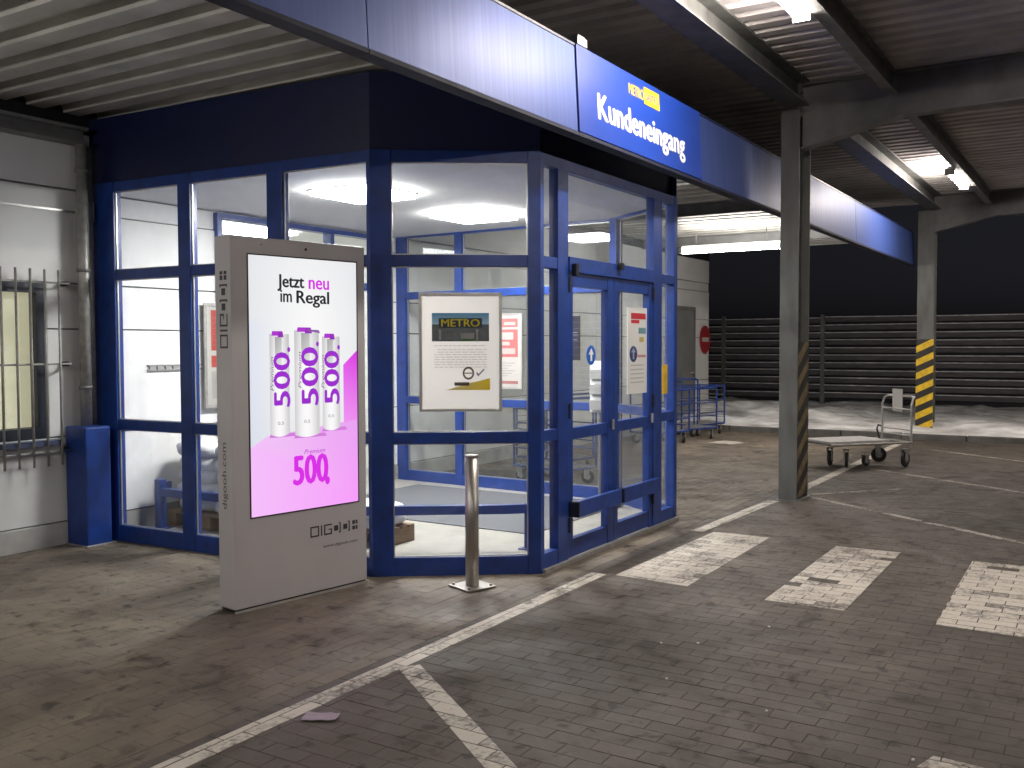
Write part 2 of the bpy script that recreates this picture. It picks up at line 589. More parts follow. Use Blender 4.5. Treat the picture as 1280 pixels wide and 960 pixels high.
_pm = {}
def paving(name, bricks, m_obj, m_mass, base, limit=300, joint=None):
    bm_ = MB().box(*base)
    root = tag(bm_.build(name, joint or DIRT), kind='structure')
    vis = sorted((b for b in bricks if in_view(b[0], b[1])), key=lambda b: b[0] ** 2 + b[1] ** 2)
    single = set(id(b) for b in vis[:limit])
    mass = MB()
    for b in bricks:
        cx, cy, lx, ly, dz = b
        if id(b) in single:
            k = (round(lx, 3), round(ly, 3), m_obj.name)
            if k not in _pm:
                q = MB()
                paver_geo(q, 0, 0, lx, ly, 0)
                _pm[k] = q.build('paver', m_obj, root).data
                o = root.children[-1]
            else:
                o = bpy.data.objects.new('paver', _pm[k])
                COL.objects.link(o)
                o.parent = root
            o.location = (cx, cy, dz)
        else:
            paver_geo(mass, cx, cy, lx, ly, dz)
    me = bpy.data.meshes.new('pavers')
    me.from_pydata(mass.v, [], mass.f)
    me.materials.append(m_mass)
    o = bpy.data.objects.new('pavers', me)
    COL.objects.link(o)
    o.parent = root
    o['kind'] = 'stuff'
    return root

Y_R, Y_W = 2.93, 3.13
road_b = lay(-4.6, Y_R, True, -0.45, XEND)
edge_b = lay(Y_R, Y_W, False, -0.45, XEND)
walk_b = [b for b in lay(Y_W, 7.2, False, -0.45, XEND) if not in_poly(b[0], b[1], [(VB[0] + .12, 7.3), (VL[0] + .12, VL[1] + .05), (VC[0] + .06, VC[1] + .12), (VR[0] - .06, VR[1] + .12), (VQ[0] - .12, VQ[1] + .05), (VE[0] - .12, 7.3)])]
paving('road', road_b, ROAD_O, ROAD_S, (-0.6, XEND, -4.7, Y_R - 0.001, -0.055, -0.0022))
paving('kerb_course', edge_b, ROAD_O, ROAD_S, (-0.6, XEND, Y_R, Y_W - 0.001, -0.055, -0.0020), 120)
paving('sidewalk', walk_b, WALK_O, WALK_S, (-0.6, XEND, Y_W, 7.2, -0.055, -0.0022), joint=DIRT2)

# painted markings: one thin chip of paint on every paver they cross
GRID = {}
for b in road_b + edge_b + walk_b:
    GRID.setdefault((int(b[0] // 0.5), int(b[1] // 0.5)), []).append(b)

def clip(poly, P):
    """Sutherland-Hodgman: poly clipped by convex counter-clockwise P"""
    for k in range(len(P)):
        (ax, ay), (bx, by) = P[k], P[(k + 1) % len(P)]
        out = []
        def side(p): return (bx - ax) * (p[1] - ay) - (by - ay) * (p[0] - ax)
        for j in range(len(poly)):
            p, q = poly[j - 1], poly[j]
            sp, sq = side(p), side(q)
            if (sp >= 0) != (sq >= 0):
                w = sp / (sp - sq)
                out.append((p[0] + (q[0] - p[0]) * w, p[1] + (q[1] - p[1]) * w))
            if sq >= 0:
                out.append(q)
        poly = out
        if len(poly) < 3: return []
    return poly

def marking(name, P, m, label, cat, group=None, lose=0.0, seed=1):
    r = random.Random(seed)
    area = sum(P[k - 1][0] * P[k][1] - P[k][0] * P[k - 1][1] for k in range(len(P)))
    if area < 0: P = P[::-1]
    x0 = min(p[0] for p in P); x1 = max(p[0] for p in P)
    y0 = min(p[1] for p in P); y1 = max(p[1] for p in P)
    mb = MB()
    for i in range(int(x0 // 0.5) - 1, int(x1 // 0.5) + 2):
        for j in range(int(y0 // 0.5) - 1, int(y1 // 0.5) + 2):
            for (cx, cy, lx, ly, dz) in GRID.get((i, j), ()):
                hx, hy = lx / 2 - 0.002, ly / 2 - 0.002
                if cx + hx < x0 or cx - hx > x1 or cy + hy < y0 or cy - hy > y1: continue
                if r.random() < lose: continue
                q = clip([(cx - hx, cy - hy), (cx + hx, cy - hy), (cx + hx, cy + hy), (cx - hx, cy + hy)], P)
                if len(q) < 3: continue
                a = abs(sum(q[k - 1][0] * q[k][1] - q[k][0] * q[k - 1][1] for k in range(len(q)))) / 2
                if a < 2e-4: continue
                mb.prism(q, dz + 0.0002, dz + 0.0022)
    me = bpy.data.meshes.new(name)
    me.from_pydata(mb.v, [], mb.f)
    me.materials.append(m)
    o = bpy.data.objects.new(name, me)
    COL.objects.link(o)
    return tag(o, label, cat, group)

def strip(a, b, w):
    d = Vector((b[0] - a[0], b[1] - a[1])).normalized() * (w / 2)
    n = Vector((-d.y, d.x))
    return [(a[0] + n.x, a[1] + n.y), (a[0] - n.x, a[1] - n.y), (b[0] - n.x, b[1] - n.y), (b[0] + n.x, b[1] + n.y)]

G = 'crosswalk stripes'
marking('crosswalk_stripe', [(5.98, 2.36), (7.86, 2.38), (7.86, 2.86), (6.02, 2.90)], PAINT, 'white crosswalk stripe nearest the glass entrance, worn in its middle', 'road marking', G, 0.02, 2)
marking('crosswalk_stripe', [(5.91, 1.335), (7.80, 1.35), (7.79, 1.83), (5.91, 1.82)], PAINT, 'middle white crosswalk stripe between the other two stripes', 'road marking', G, 0.02, 5)
marking('crosswalk_stripe', [(5.88, 0.33), (7.78, 0.35), (7.76, 0.845), (5.89, 0.83)], PAINT, 'white crosswalk stripe cut off by the right edge of the photo', 'road marking', G, 0.05, 8)
marking('edge_line', [(1.2, 2.955), (6.0, 2.965), (6.0, 3.075), (1.2, 3.065)], PAINT, 'long white edge line in the foreground running up to the entrance', 'road marking', 'edge lines along the kerb', 0.015, 3)
marking('edge_line', [(7.80, 2.93), (9.75, 2.86), (9.75, 2.97), (7.80, 3.05)], PAINT, 'short white edge line between the crosswalk and the near column', 'road marking', 'edge lines along the kerb', 0.01, 4)
marking('edge_line', [(10.7, 2.82), (16.8, 2.82), (16.8, 2.94), (10.7, 2.94)], PAINT, 'white edge line passing under the flat trolley behind the near column', 'road marking', 'edge lines along the kerb', 0.01, 6)
G = 'slanted parking bay lines'
marking('bay_line', strip((3.76, 2.95), (2.2, 0.80), 0.115), PAINT, 'slanted white bay line branching off the edge line in the foreground', 'road marking', G, 0.03, 9)
marking('bay_line', strip((10.15, 2.62), (7.1, -1.60), 0.075), PAINT2, 'thin slanted white bay line starting at the foot of the near column', 'road marking', G, 0.02, 10)
marking('bay_line', strip((12.9, 2.62), (9.4, -2.5), 0.085), PAINT2, 'slanted white bay line starting below the flat trolley', 'road marking', G, 0.02, 11)
marking('bay_line', strip((15.75, 2.44), (12.6, -2.0), 0.085), PAINT2, 'faint slanted bay line next to the dark kerb of the snow', 'road marking', G, 0.02, 12)
marking('bay_line', strip((10.35, 2.70), (11.25, 1.95), 0.06), PAINT2, 'short faint stroke beside the near column crossing towards the bays', 'road marking', G, 0.02, 13)
marking('paint_remnant', [(3.80, 0.38), (3.97, 0.36), (3.99, 0.56), (3.85, 0.60)], PAINT, 'small remnant of white paint at the bottom right of the photo', 'road marking', None, 0.0, 14)

marking('paint_remnant', [(14.9, 5.15), (15.3, 5.0), (15.45, 5.45), (15.0, 5.6)], PAINT, 'pale patch of old paint on the paving near the blue trolleys', 'road marking', None, 0.0, 15)
# verge: kerb stones and snow
kb = tag(MB().box(XEND - 0.01, XEND + 0.15, -14, 6.9, -0.3, -0.02).build('kerb', KERBM), kind='structure')
proto = None
y = -14.0
while y < 6.6:
    if proto is None:
        q = MB().box(0, 0.14, 0, 0.985, -0.02, 0.09)
        proto = q.build('kerbstone', KERBM, kb, bevel=0.012)
        k = proto
    else:
        k = bpy.data.objects.new('kerbstone', proto.data)
        COL.objects.link(k)
        k.parent = kb
    k.location = (XEND + rnd.uniform(-.004, .004), y, rnd.uniform(-.006, .006))
    y += 1.0
sn = MB()
nx, ny = 90, 190
xs = [XEND + 0.12 + (i / nx) ** 1.5 * 22 for i in range(nx + 1)]
ys = [-22 + j / ny * 46 for j in range(ny + 1)]
for yv in ys:
    for xv in xs:
        t = min(1, (xv - XEND - 0.12) / 0.5)
        h = 0.07 + 0.07 * t
        h += 0.10 * t * (noise.noise(Vector((xv * 0.9, yv * 0.9, 0.3))) + 0.3)
        h += 0.09 * t * noise.noise(Vector((xv * 3.1, yv * 3.1, 4.3))) + 0.04 * t * noise.noise(Vector((xv * 7, yv * 7, 2.3)))
        bank = math.exp(-((xv - 19.6) / 1.0) ** 2) * max(0, min(1, (yv - 3.6) / 2.0))
        h += 0.27 * bank * (0.8 + 0.6 * noise.noise(Vector((xv * 1.8, yv * 1.8, 9.0))))
        ruts = math.exp(-((xv - 21.3) / 0.4) ** 2) + math.exp(-((xv - 22.6) / 0.3) ** 2)
        h -= 0.05 * ruts
        sn.v.append((xv, yv, max(0.02, h)))
for j in range(ny):
    for i in range(nx):
        a = j * (nx + 1) + i
        sn.f.append((a, a + 1, a + nx + 2, a + nx + 1)); sn.c.append(None)
tag(sn.build('snow', SNOW, smooth=True), 'dirty trampled snow lying on the verge in front of the fence', 'snow', kind='stuff')

# ------------------------------------------------------------------ store building
ST = empty('store_building', (5, 7.2, 0), 0, 'long white panelled store building with a barred window and plinth', 'building')
def sp(mb, name, m, parent=ST, bevel=0.0, smooth=False):
    o = mb.build(name, m, parent, bevel, smooth)
    o.matrix_parent_inverse = Matrix.Translation(-Vector((5, 7.2, 0))) if parent is ST else Matrix.Identity(4)
    return o
WX0, WX1, WZ0, WZ1 = 3.25, 4.57, 0.87, 2.11      # barred window
EX0, EX1, EZ = 6.34, 8.62, 2.855                 # entrance behind the vestibule
rows = [(0.18, 0.87), (0.87, 1.74), (1.74, 2.11), (2.11, 2.69), (2.69, 2.87), (2.87, 3.34)]
for z0, z1 in rows:
    segs = [(-3.0, EX0 - 0.06), (EX1 + 0.06, 14.2), (14.2, 19.4)]
    out = []
    for a, b in segs:
        if a < WX0 and z0 >= WZ0 - 1e-6 and z1 <= WZ1 + 1e-6:
            out += [(a, WX0 - 0.002), (WX1 + 0.002, b)]
        else:
            out.append((a, b))
    if z0 >= EZ - 0.1:
        out = [(-3.0, 14.2), (14.2, 19.4)]
    for a, b in out:
        sp(MB().box(a + 0.003, b - 0.003, 7.2 + (0.012 if (z0, z1) == (2.69, 2.87) else 0.0), 7.32, z0 + 0.006, z1 - 0.006), 'wall_panel', WALL, bevel=0.004)
sp(MB().box(-3.0, WX0 - .002, 7.225, 7.34, 0.15, 2.86).box(WX0 - .002, WX1 + .002, 7.225, 7.34, 0.15, WZ0).box(WX0 - .002, WX1 + .002, 7.225, 7.34, WZ1, 2.86).box(WX1 + .002, EX0 - 0.06, 7.225, 7.34, 0.15, 2.86).box(EX1 + 0.06, 19.39, 7.225, 7.34, 0.15, 2.86), 'wall_core', STEEL)
sp(MB().box(-3.0, 4.96, 7.17, 7.35, -0.03, 0.178).box(9.1, 19.4, 7.17, 7.35, -0.03, 0.178), 'plinth', PLINTH, bevel=0.006)
SKM = mat('grey_skirting', (0.30, 0.29, 0.27), 0.6)
sp(MB().box(5.05, EX0 - 0.06, 7.185, 7.35, 0.012, 0.178), 'skirting', SKM)
sp(MB().box(EX1 + 0.06, 8.98, 7.185, 7.35, 0.012, 0.178), 'skirting', SKM)
sp(MB().box(-3.0, 4.99, 7.188, 7.199, 2.683, 2.70), 'drip_edge', SILVER)
sp(MB().box(19.28, 19.40, 7.36, 14, 0, 3.62).box(-3.0, 19.4, 7.36, 7.5, 3.0, 5.2), 'gable_wall', WALL)
sp(MB().box(-3.0, 19.4, 7.20, 7.33, 3.345, 3.62), 'eaves_shade_strip', BLACK)  # black strip put in for the unlit gap between beam and deck
# barred window
wf = MB()
for a, b, c, d in ((WX0, WX1, WZ0, WZ0 + 0.085), (WX0, WX1, WZ1 - 0.085, WZ1), (WX0, WX0 + .08, WZ0 + .085, WZ1 - .085), (WX1 - .085, WX1, WZ0 + .085, WZ1 - .085)):
    wf.box(a, b, 7.205, 7.30, c, d)
win = sp(wf, 'window', DARKF, bevel=0.004)
MB().box(WX0 + .08, WX1 - .085, 7.255, 7.265, WZ0 + .085, WZ1 - .085).build('pane', GLASS, win)
win.children[-1].matrix_parent_inverse = Matrix.Identity(4)
bl = MB()
x = WX0 + .05
while x < WX1 - .06:
    bl.box(x, x + 0.118, 7.322 + rnd.uniform(0, .006), 7.328 + rnd.uniform(.001, .006), WZ0 + .06, WZ1 - .06)
    x += 0.124
bl.build('blind', BLIND, win)
MB().box(WX0 - .05, WX1 + .05, 7.09, 7.199, WZ0 - .05, WZ0 - .012).build('sill', mat('blue_grey_sill', (0.06, 0.075, 0.14), 0.35), win)
for c in win.children:
    c.matrix_parent_inverse = Matrix.Identity(4)
# steel beam under the lower roof
sp(MB().box(-3.0, 4.86, 7.03, 7.19, 3.225, 3.25).box(-3.0, 4.86, 7.10, 7.14, 3.25, 3.33).box(-3.0, 4.86, 7.03, 7.19, 3.33, 3.355), 'wall_beam', STEEL)
# grey service door and entrance door set
dd = sp(MB().box(17.55, 18.45, 7.165, 7.195, 0.02, 2.28), 'service_door', GREYD, bevel=0.004)
MB().box(18.28, 18.38, 7.12, 7.164, 1.02, 1.05).build('handle', SILVER, dd)
MB().box(17.48, 17.548, 7.15, 7.197, 0.0, 2.35).box(18.452, 18.52, 7.15, 7.197, 0.0, 2.35).box(17.548, 18.452, 7.15, 7.197, 2.282, 2.35).build('frame', STEEL, dd)
ef = MB()
for a, b, c, d in ((EX0 - .06, EX0, 0.01, EZ), (EX1, EX1 + .06, 0.01, EZ), (EX0, EX1, EZ - .05, EZ), (EX0, EX1, 2.22, 2.30)):
    ef.box(a, b, 7.16, 7.28, c, d)
for k in (1, 2):
    xm = EX0 + (EX1 - EX0) * k / 3
    ef.box(xm - .03, xm + .03, 7.165, 7.275, 0.01, 2.22).box(xm - .03, xm + .03, 7.165, 7.275, 2.30, EZ - .05)
en = sp(ef, 'entrance_frame', BLUE)
for k in range(3):
    a = EX0 + (EX1 - EX0) * k / 3 + .03; b = EX0 + (EX1 - EX0) * (k + 1) / 3 - .03
    MB().box(a, b, 7.21, 7.218, 0.03, 2.22).build('pane', GLASS, en)
    MB().box(a, b, 7.21, 7.218, 2.30, EZ - .05).build('pane', GLASS, en)
for c in list(dd.children) + list(en.children):
    c.matrix_parent_inverse = Matrix.Identity(4)
# hall behind the entrance
sp(MB().box(5.6, 9.6, 10.2, 10.3, 0, 3.0).box(5.5, 5.6, 7.34, 10.2, 0, 3.0).box(9.6, 9.7, 7.34, 10.2, 0, 3.0).box(5.5, 9.7, 7.36, 10.3, 2.96, 3.0), 'hall_wall', WHITEP)
sp(MB().box(5.6, 9.6, 7.22, 10.2, -0.05, 0.008), 'hall_floor', FLOOR)
hp = empty('hall_light', (7.5, 8.6, 2.95), 0, 'bright ceiling light glimpsed through the clerestory behind the vestibule', 'ceiling light')
MB().box(-1.0, 1.0, -0.3, 0.3, -0.03, 0.0).build('diffuser', HALLP, hp)

# window grille
gr = empty('window_grille', (3.9, 7.1, 1.4), 0, 'galvanised burglar bars mounted in front of the barred window', 'window bars')
I3 = Matrix.Translation((-3.9, -7.1, -1.4))
def gp(mb, n, m=ZINC, smooth=True):
    o = mb.build(n, m, gr, smooth=smooth); o.matrix_parent_inverse = I3; return o
for k in range(11):
    xb = 4.60 - k * 0.118
    gp(MB().tube([(xb, 7.075, 0.66), (xb, 7.075, 2.20)], 0.0095, 8), 'bar')
for zz in (2.10, 1.46, 0.77):
    gp(MB().tube([(3.2, 7.09, zz), (4.70, 7.09, zz)], 0.008, 8), 'cross_bar')
    gp(MB().tube([(4.70, 7.09, zz), (4.705, 7.196, zz)], 0.008, 8), 'bracket')
    gp(MB().tube([(4.705, 7.13, zz), (4.705, 7.196, zz)], 0.02, 10), 'bracket_sleeve', BLACK)

# downpipes and the blue guard below them
dp = empty('downpipe', (4.83, 7.09, 0), 0, 'grey zinc downpipe in the corner left of the vestibule', 'downpipe')
o = MB().tube([(0, 0, 0.94), (0, 0, 3.24)], 0.045, 14).build('pipe', ZINC, dp, smooth=True)
for zz in (1.25, 2.2, 3.0):
    MB().tube([(0, 0, zz), (0, 0, zz + 0.03)], 0.053, 14).build('clamp', STEEL, dp, smooth=True)
dp2 = empty('conduit', (4.915, 7.12, 0), 0, 'thinner grey conduit between the downpipe and the glass side', 'conduit')
MB().tube([(0, 0, 0.94), (0, 0, 3.22)], 0.027, 12).build('pipe', ZINC, dp2, smooth=True)
MB().box(-.03, .03, -.02, .07, 2.62, 2.78).build('bracket', ZINC, dp2)
gd = empty('pipe_guard', (4.81, 7.05, 0), 0, 'tall blue sheet metal guard box around the foot of the downpipe', 'guard')
MB().box(-.115, .11, -.14, .13, 0.0, 0.955).build('shell', BLUE, gd, bevel=0.015)
MB().box(-.14, .13, -.17, .13, -0.002, 0.006).build('foot_plate', ZINC, gd)

# ------------------------------------------------------------------ glass vestibule
VS = empty('entrance_vestibule', (7.0, 3.4, 0), 0, 'blue framed glass entrance vestibule with slanted corners and double doors', 'vestibule')
VI = Matrix.Translation((-7.0, -3.4, 0))
def vp(mb, n, m, parent=None, bevel=0.0):
    o = mb.build(n, m, parent or VS, bevel)
    o.matrix_parent_inverse = VI if parent is None else Matrix.Identity(4)
    return o
D = 0.075
def ctr(): return (7.0, 5.3)
def glazed_side(P0, P1, posts, u_end=None, levels=((0.13, 0.92), (1.0, 2.14), (2.22, 2.85)), skip=()):
    M, ln = side_frame(P0, P1, (7.0 - (P0[0] + P1[0]) / 2, 5.3 - (P0[1] + P1[1]) / 2))
    # posts: list of (u0, u1); bays lie between them
    for k, (a, b) in enumerate(posts):
        if (k not in skip) and b - a > 0.02:
            vp(MB().box(a, b, 0, D, 0.0, 2.93, M), 'mullion', BLUE, bevel=0.003)
    for k in range(len(posts) - 1):
        a, b = posts[k][1], posts[k + 1][0]
        for z0, z1, nm in ((0.0, 0.13, 'bottom_rail'), (0.92, 1.0, 'transom'), (2.14, 2.22, 'transom'), (2.85, 2.93, 'top_rail')):
            vp(MB().box(a, b, 0.004, D - 0.004, z0, z1, M), nm, BLUE, bevel=0.003)
        for z0, z1 in levels:
            vp(MB().box(a - .004, b + .004, 0.034, 0.042, z0 - .004, z1 + .004, M), 'pane', GLASS)
            g_ = MB()   # rubber gasket and bead
            for aa, bb, cc, d2 in ((a, a + .008, z0, z1), (b - .008, b, z0, z1), (a + .008, b - .008, z0, z0 + .008), (a + .008, b - .008, z1 - .008, z1)):
                g_.box(aa, bb, 0.022, 0.033, cc, d2, M)
            vp(g_, 'glazing_bead', SILVER)
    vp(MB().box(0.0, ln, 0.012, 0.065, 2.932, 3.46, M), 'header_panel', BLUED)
    return M, ln

ML, LL = glazed_side(VL, VB, [(-0.2, 0.03), (0.79, 0.937), (1.728, 1.86), (2.60, 2.89)], skip=(0,))
MC, LC = glazed_side(VL, VC, [(0, 0.145), (1.08, 1.1667)], skip=(0, 1))
MQ, LQ = glazed_side(VR, VQ, [(0, 0.0867), (1.02, 1.1667)], skip=(0, 1))
MR, LR = glazed_side(VQ, VE, [(-0.2, 0.03), (1.92, 2.02), (2.75, 2.89)], skip=(0,))
# corner posts
def corner(MA, ua, MBm, ub, name='corner_post'):
    """five sided post between two sides meeting at u = 0 / end"""
    pass
def P2(M, u, n):
    v = M @ Vector((u, n, 0)); return (v.x, v.y)
vp(MB().prism([P2(ML, 0.03, 0), P2(ML, 0, 0), P2(MC, 0.145, 0), P2(MC, 0.145, D), P2(ML, 0.03, D)], 0, 2.93), 'corner_post', BLUE, bevel=0.003)
MF, LF = side_frame(VC, VR, (0, 1))
vp(MB().prism([P2(MC, 1.08, 0), P2(MC, 1.1667, 0), P2(MF, 0.05, 0), P2(MF, 0.05, D), P2(MC, 1.08, D)], 0, 2.93), 'corner_post', BLUE, bevel=0.003)
vp(MB().prism([P2(MQ, 0.0867, 0), P2(MF, LF, 0), P2(MF, LF - 0.07, 0), P2(MF, LF - 0.07, D), P2(MQ, 0.0867, D)], 0, 2.93), 'corner_post', BLUE, bevel=0.003)
vp(MB().prism([P2(MQ, 1.02, 0), P2(MQ, 1.1667, 0), P2(MR, 0.03, 0), P2(MR, 0.03, D), P2(MQ, 1.02, D)], 0, 2.93), 'corner_post', BLUE, bevel=0.003)
# front with the double doors (x in world, u = x - 5.78)
def fb(x0, x1, z0, z1, n0=0.0, n1=D): return MB().box(x0, x1, 3.362 + n0, 3.362 + n1, z0, z1)
for a, b in ((6.03, 6.185), (7.72, 7.90)):
    vp(fb(a, b, 0.0, 2.85), 'door_post', BLUE, bevel=0.003)
vp(fb(5.83, 8.18, 2.85, 2.93, 0.004, D - .004), 'top_rail', BLUE, bevel=0.003)
vp(fb(6.185, 7.72, 2.13, 2.24, -0.012, D), 'door_header', BLUE, bevel=0.004)
for a, b in ((5.83, 6.03), (7.90, 8.18)):
    for z0, z1, nm in ((0.0, 0.13, 'bottom_rail'), (0.92, 1.0, 'transom'), (2.14, 2.22, 'transom')):
        vp(fb(a, b, z0, z1, 0.004, D - .004), nm, BLUE, bevel=0.003)
    for z0, z1 in ((0.13, 0.92), (1.0, 2.14), (2.22, 2.85)):
        vp(fb(a - .004, b + .004, z0 - .004, z1 + .004, 0.034, 0.042), 'pane', GLASS)
vp(fb(6.18, 7.725, 2.236, 2.854, 0.034, 0.042), 'pane', GLASS)
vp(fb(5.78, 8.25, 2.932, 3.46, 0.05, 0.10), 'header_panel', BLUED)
vp(fb(5.80, 8.23, 0.0, 0.028, -0.03, -0.002), 'threshold', ZINC)
for x0, x1, hinge in ((6.19, 6.95, 0), (6.955, 7.715, 1)):
    df = MB()
    st = 0.075
    for a, b, c, d in ((x0, x0 + st, 0.03, 2.125), (x1 - st - .03 * (1 - hinge), x1, 0.03, 2.125)):
        df.box(a, b, 3.37, 3.43, c, d)
    xa, xb = x0 + st, x1 - st - .03 * (1 - hinge)
    for c, d in ((0.03, 0.16), (0.90, 0.985), (2.03, 2.125)):
        df.box(xa, xb, 3.374, 3.426, c, d)
    door = vp(df, 'door', BLUE)
    def dpart(mb, n, m, bevel=0.0):
        o = mb.build(n, m, door, bevel); o.matrix_parent_inverse = Matrix.Identity(4); return o
    dpart(MB().box(xa - .004, xb + .004, 3.396, 3.404, 0.156, 0.904), 'pane', GLASS)
    dpart(MB().box(xa - .004, xb + .004, 3.396, 3.404, 0.981, 2.034), 'pane', GLASS)
    dpart(MB().box(x0 + .02, x1 - .02, 3.285, 3.325, 0.335, 0.455), 'push_bar', BLUE, 0.006)
    dpart(MB().box(x0 + .002, x0 + .0195, 3.278, 3.369, 0.338, 0.452), 'bar_bracket', DARKF, 0.004)
    dpart(MB().box(x1 - .055, x1 - .03, 3.325, 3.369, 0.36, 0.43), 'bar_bracket', BLACK)
    dpart(MB().box(x0 + .02, x0 + .065, 3.31, 3.349, 2.10, 2.19) if hinge == 0 else MB().box(x0 + .01, x0 + .07, 3.31, 3.349, 2.195, 2.25), 'closer', BLACK, 0.006)
    xh = x0 + .004 if hinge == 0 else x1 - .004
    for zh in (0.22, 1.06, 1.98):
        dpart(MB().tube([(xh, 3.360, zh), (xh, 3.360, zh + .11)], 0.011, 10), 'hinge', BLACK)
    if hinge == 0:
        dpart(MB().box(x1 - .0005, x1 + .004, 3.385, 3.418, 0.03, 2.125), 'seal', RUBBER)
    dpart(MB().tube([(x1 - .05, 3.35, 0.93), (x1 - .05, 3.35, 1.01)], 0.012, 8), 'lock', SILVER)
# inside: ceiling and floor
vp(MB().prism([(VB[0] + .05, 7.195), (VL[0] + .085, VL[1] + .03), (VC[0] + .05, VC[1] + .09), (VR[0] - .05, VR[1] + .09), (VQ[0] - .085, VQ[1] + .03), (VE[0] - .05, 7.195)], 2.872, 2.92), 'ceiling', WHITEP)
vp(MB().prism([(VB[0] + .03, 7.2), (VL[0] + .03, VL[1] + .01), (VC[0] + .02, VC[1] + .03), (VR[0] - .02, VR[1] + .03), (VQ[0] - .03, VQ[1] + .01), (VE[0] - .03, 7.2)], -0.04, 0.009), 'floor', FLOOR)
for i, (px_, py_, lb) in enumerate(((6.17, 5.28, 'square ceiling panel light nearer the left glass side of the vestibule'), (7.80, 5.28, 'square ceiling panel light nearer the right glass side of the vestibule'))):
    e = empty('panel_light', (px_, py_, 2.871), 0, lb, 'ceiling light', 'vestibule ceiling lights')
    MB().box(-.305, .305, -.305, .305, -.045, -.001).build('diffuser', PANEL, e)
    q = MB()
    for a, b, c, d in ((-.325, .325, -.325, -.306), (-.325, .325, .306, .325), (-.325, -.306, -.306, .306), (.306, .325, -.306, .306)):
        q.box(a, b, c, d, -.012, -.001)
    q.build('frame', SILVER, e)
mt = tag(MB().box(6.9, 8.72, 4.1, 6.7, 0.0095, 0.018).build('floor_mat', MATM), 'large grey entrance mat on the pale floor inside the vestibule', 'mat')

lr = empty('label_rail', (5.50, 7.19, 1.38), 0, 'thin grey label rail on the white wall inside the left glass', 'rail')
MB().box(0, 0.60, -0.010, 0.006, 0.0, 0.012).build('strip', ZINC, lr)
MB().box(0, 0.60, -0.010, 0.006, 0.045, 0.055).build('strip', ZINC, lr)
for k in range(7): MB().box(0.02 + k * .083, 0.075 + k * .083, -0.006, 0.004, 0.014, 0.043).build('card', SILVER, lr)
# guard rail, pallets and bags inside
rail = empty('guard_rail', (5.6, 5.5, 0.009), 0, 'low blue guard rail bending along the inside of the glass', 'guard rail')
pts = [(6.42, 3.83), (6.27, 3.98), (5.62, 4.90), (5.48, 6.98)]
q = MB()
for k in range(3):
    M, ln = side_frame(pts[k], pts[k + 1], (1, 0.5))
    q.box(-0.01, ln + 0.01, -0.03, 0.03, 0.295 + 0.0005 * k, 0.365 + 0.0005 * k, M)
I5 = Matrix.Translation((-5.6, -5.5, -0.009))
o = q.build('rail', BLUE, rail, 0.004); o.matrix_parent_inverse = I5
o = MB().box(5.52, 5.60, 7.02, 7.06, 0.35, 0.41).build('rail', BLUE, rail); o.matrix_parent_inverse = I5
for (a, b, h) in ((6.42, 3.83, 0.37), (5.57, 5.3, 0.29), (5.48, 7.02, 0.44)):
    o = MB().box(a - .035, a + .035, b - .035, b + .035, 0.009, h).build('post', BLUE, rail, 0.004); o.matrix_parent_inverse = I5
    o = MB().box(a - .07, a + .07, b - .07, b + .07, 0.009, 0.017).build('foot_plate', BLUE, rail); o.matrix_parent_inverse = I5

def pallet(name, x0, y0, lx, ly, label, group):
    e = empty(name, (x0, y0, 0.0105), 0, label, 'pallet', group)
    n = 5
    for k in range(n):
        w = lx / n * 0.78
        a = k * (lx - w) / (n - 1)
        MB().box(a, a + w, 0, ly, 0.115, 0.135).build('board', WOOD, e)
    for k in range(3):
        a = k * (ly - 0.1) / 2
        MB().box(0, lx, a, a + 0.1, 0.022, 0.114).build('bearer', WOOD, e)
        MB().box(0, lx, a, a + 0.1, 0.0, 0.021).build('skid', WOOD, e)
    return e
def bag_mesh(seed, lx, ly, lz):
    mb = MB()
    nu, nv = 20, 10
    off = Vector((seed * 7.1, seed * 3.3, 0))
    for j in range(nv + 1):
        ph = -math.pi / 2 + math.pi * j / nv
        for i in range(nu):
            th = 2 * math.pi * i / nu
            def pw(c, e): return math.copysign(abs(c) ** e, c)
            x = pw(math.cos(th), 0.4) * pw(math.cos(ph), 0.45)
            y = pw(math.sin(th), 0.4) * pw(math.cos(ph), 0.45)
            z = pw(math.sin(ph), 0.7)
            w = noise.noise(Vector((x * 1.6, y * 1.6, z)) + off) * 0.06
            mb.v.append((x * lx / 2 * (1 + w), y * ly / 2 * (1 + w), z * lz / 2 * (1 + w)))
    for j in range(nv):
        for i in range(nu):
            mb.f.append((j * nu + i, j * nu + (i + 1) % nu, (j + 1) * nu + (i + 1) % nu, (j + 1) * nu + i)); mb.c.append(None)
    return mb
pallet('wooden_pallet', 5.62, 6.12, 0.8, 0.98, 'wooden pallet carrying the tall stack of white bags', 'pallets inside the vestibule')
pallet('wooden_pallet', 5.79, 4.82, 0.44, 0.62, 'small wooden pallet with two flat bags by the slanted glass', 'pallets inside the vestibule')
names5 = ['lowest', 'second lowest', 'middle', 'second highest', 'topmost']
for k in range(5):
    for j in range(2):
        o = bag_mesh(k * 2 + j + 1, 0.74, 0.47, 0.155).build('filled_bag', BAG, smooth=True)
        o.location = (6.01 + rnd.uniform(-.025, .025), 6.36 + j * 0.475, 0.1455 + 0.068 + k * 0.118)
        o.rotation_euler = (0, 0, rnd.uniform(-.05, .05))
        tag(o, names5[k] + (' white bag of the stack, end nearer the camera' if j == 0 else ' white bag of the stack, end nearer the wall'), 'bag', 'white bags stacked behind the guard rail')
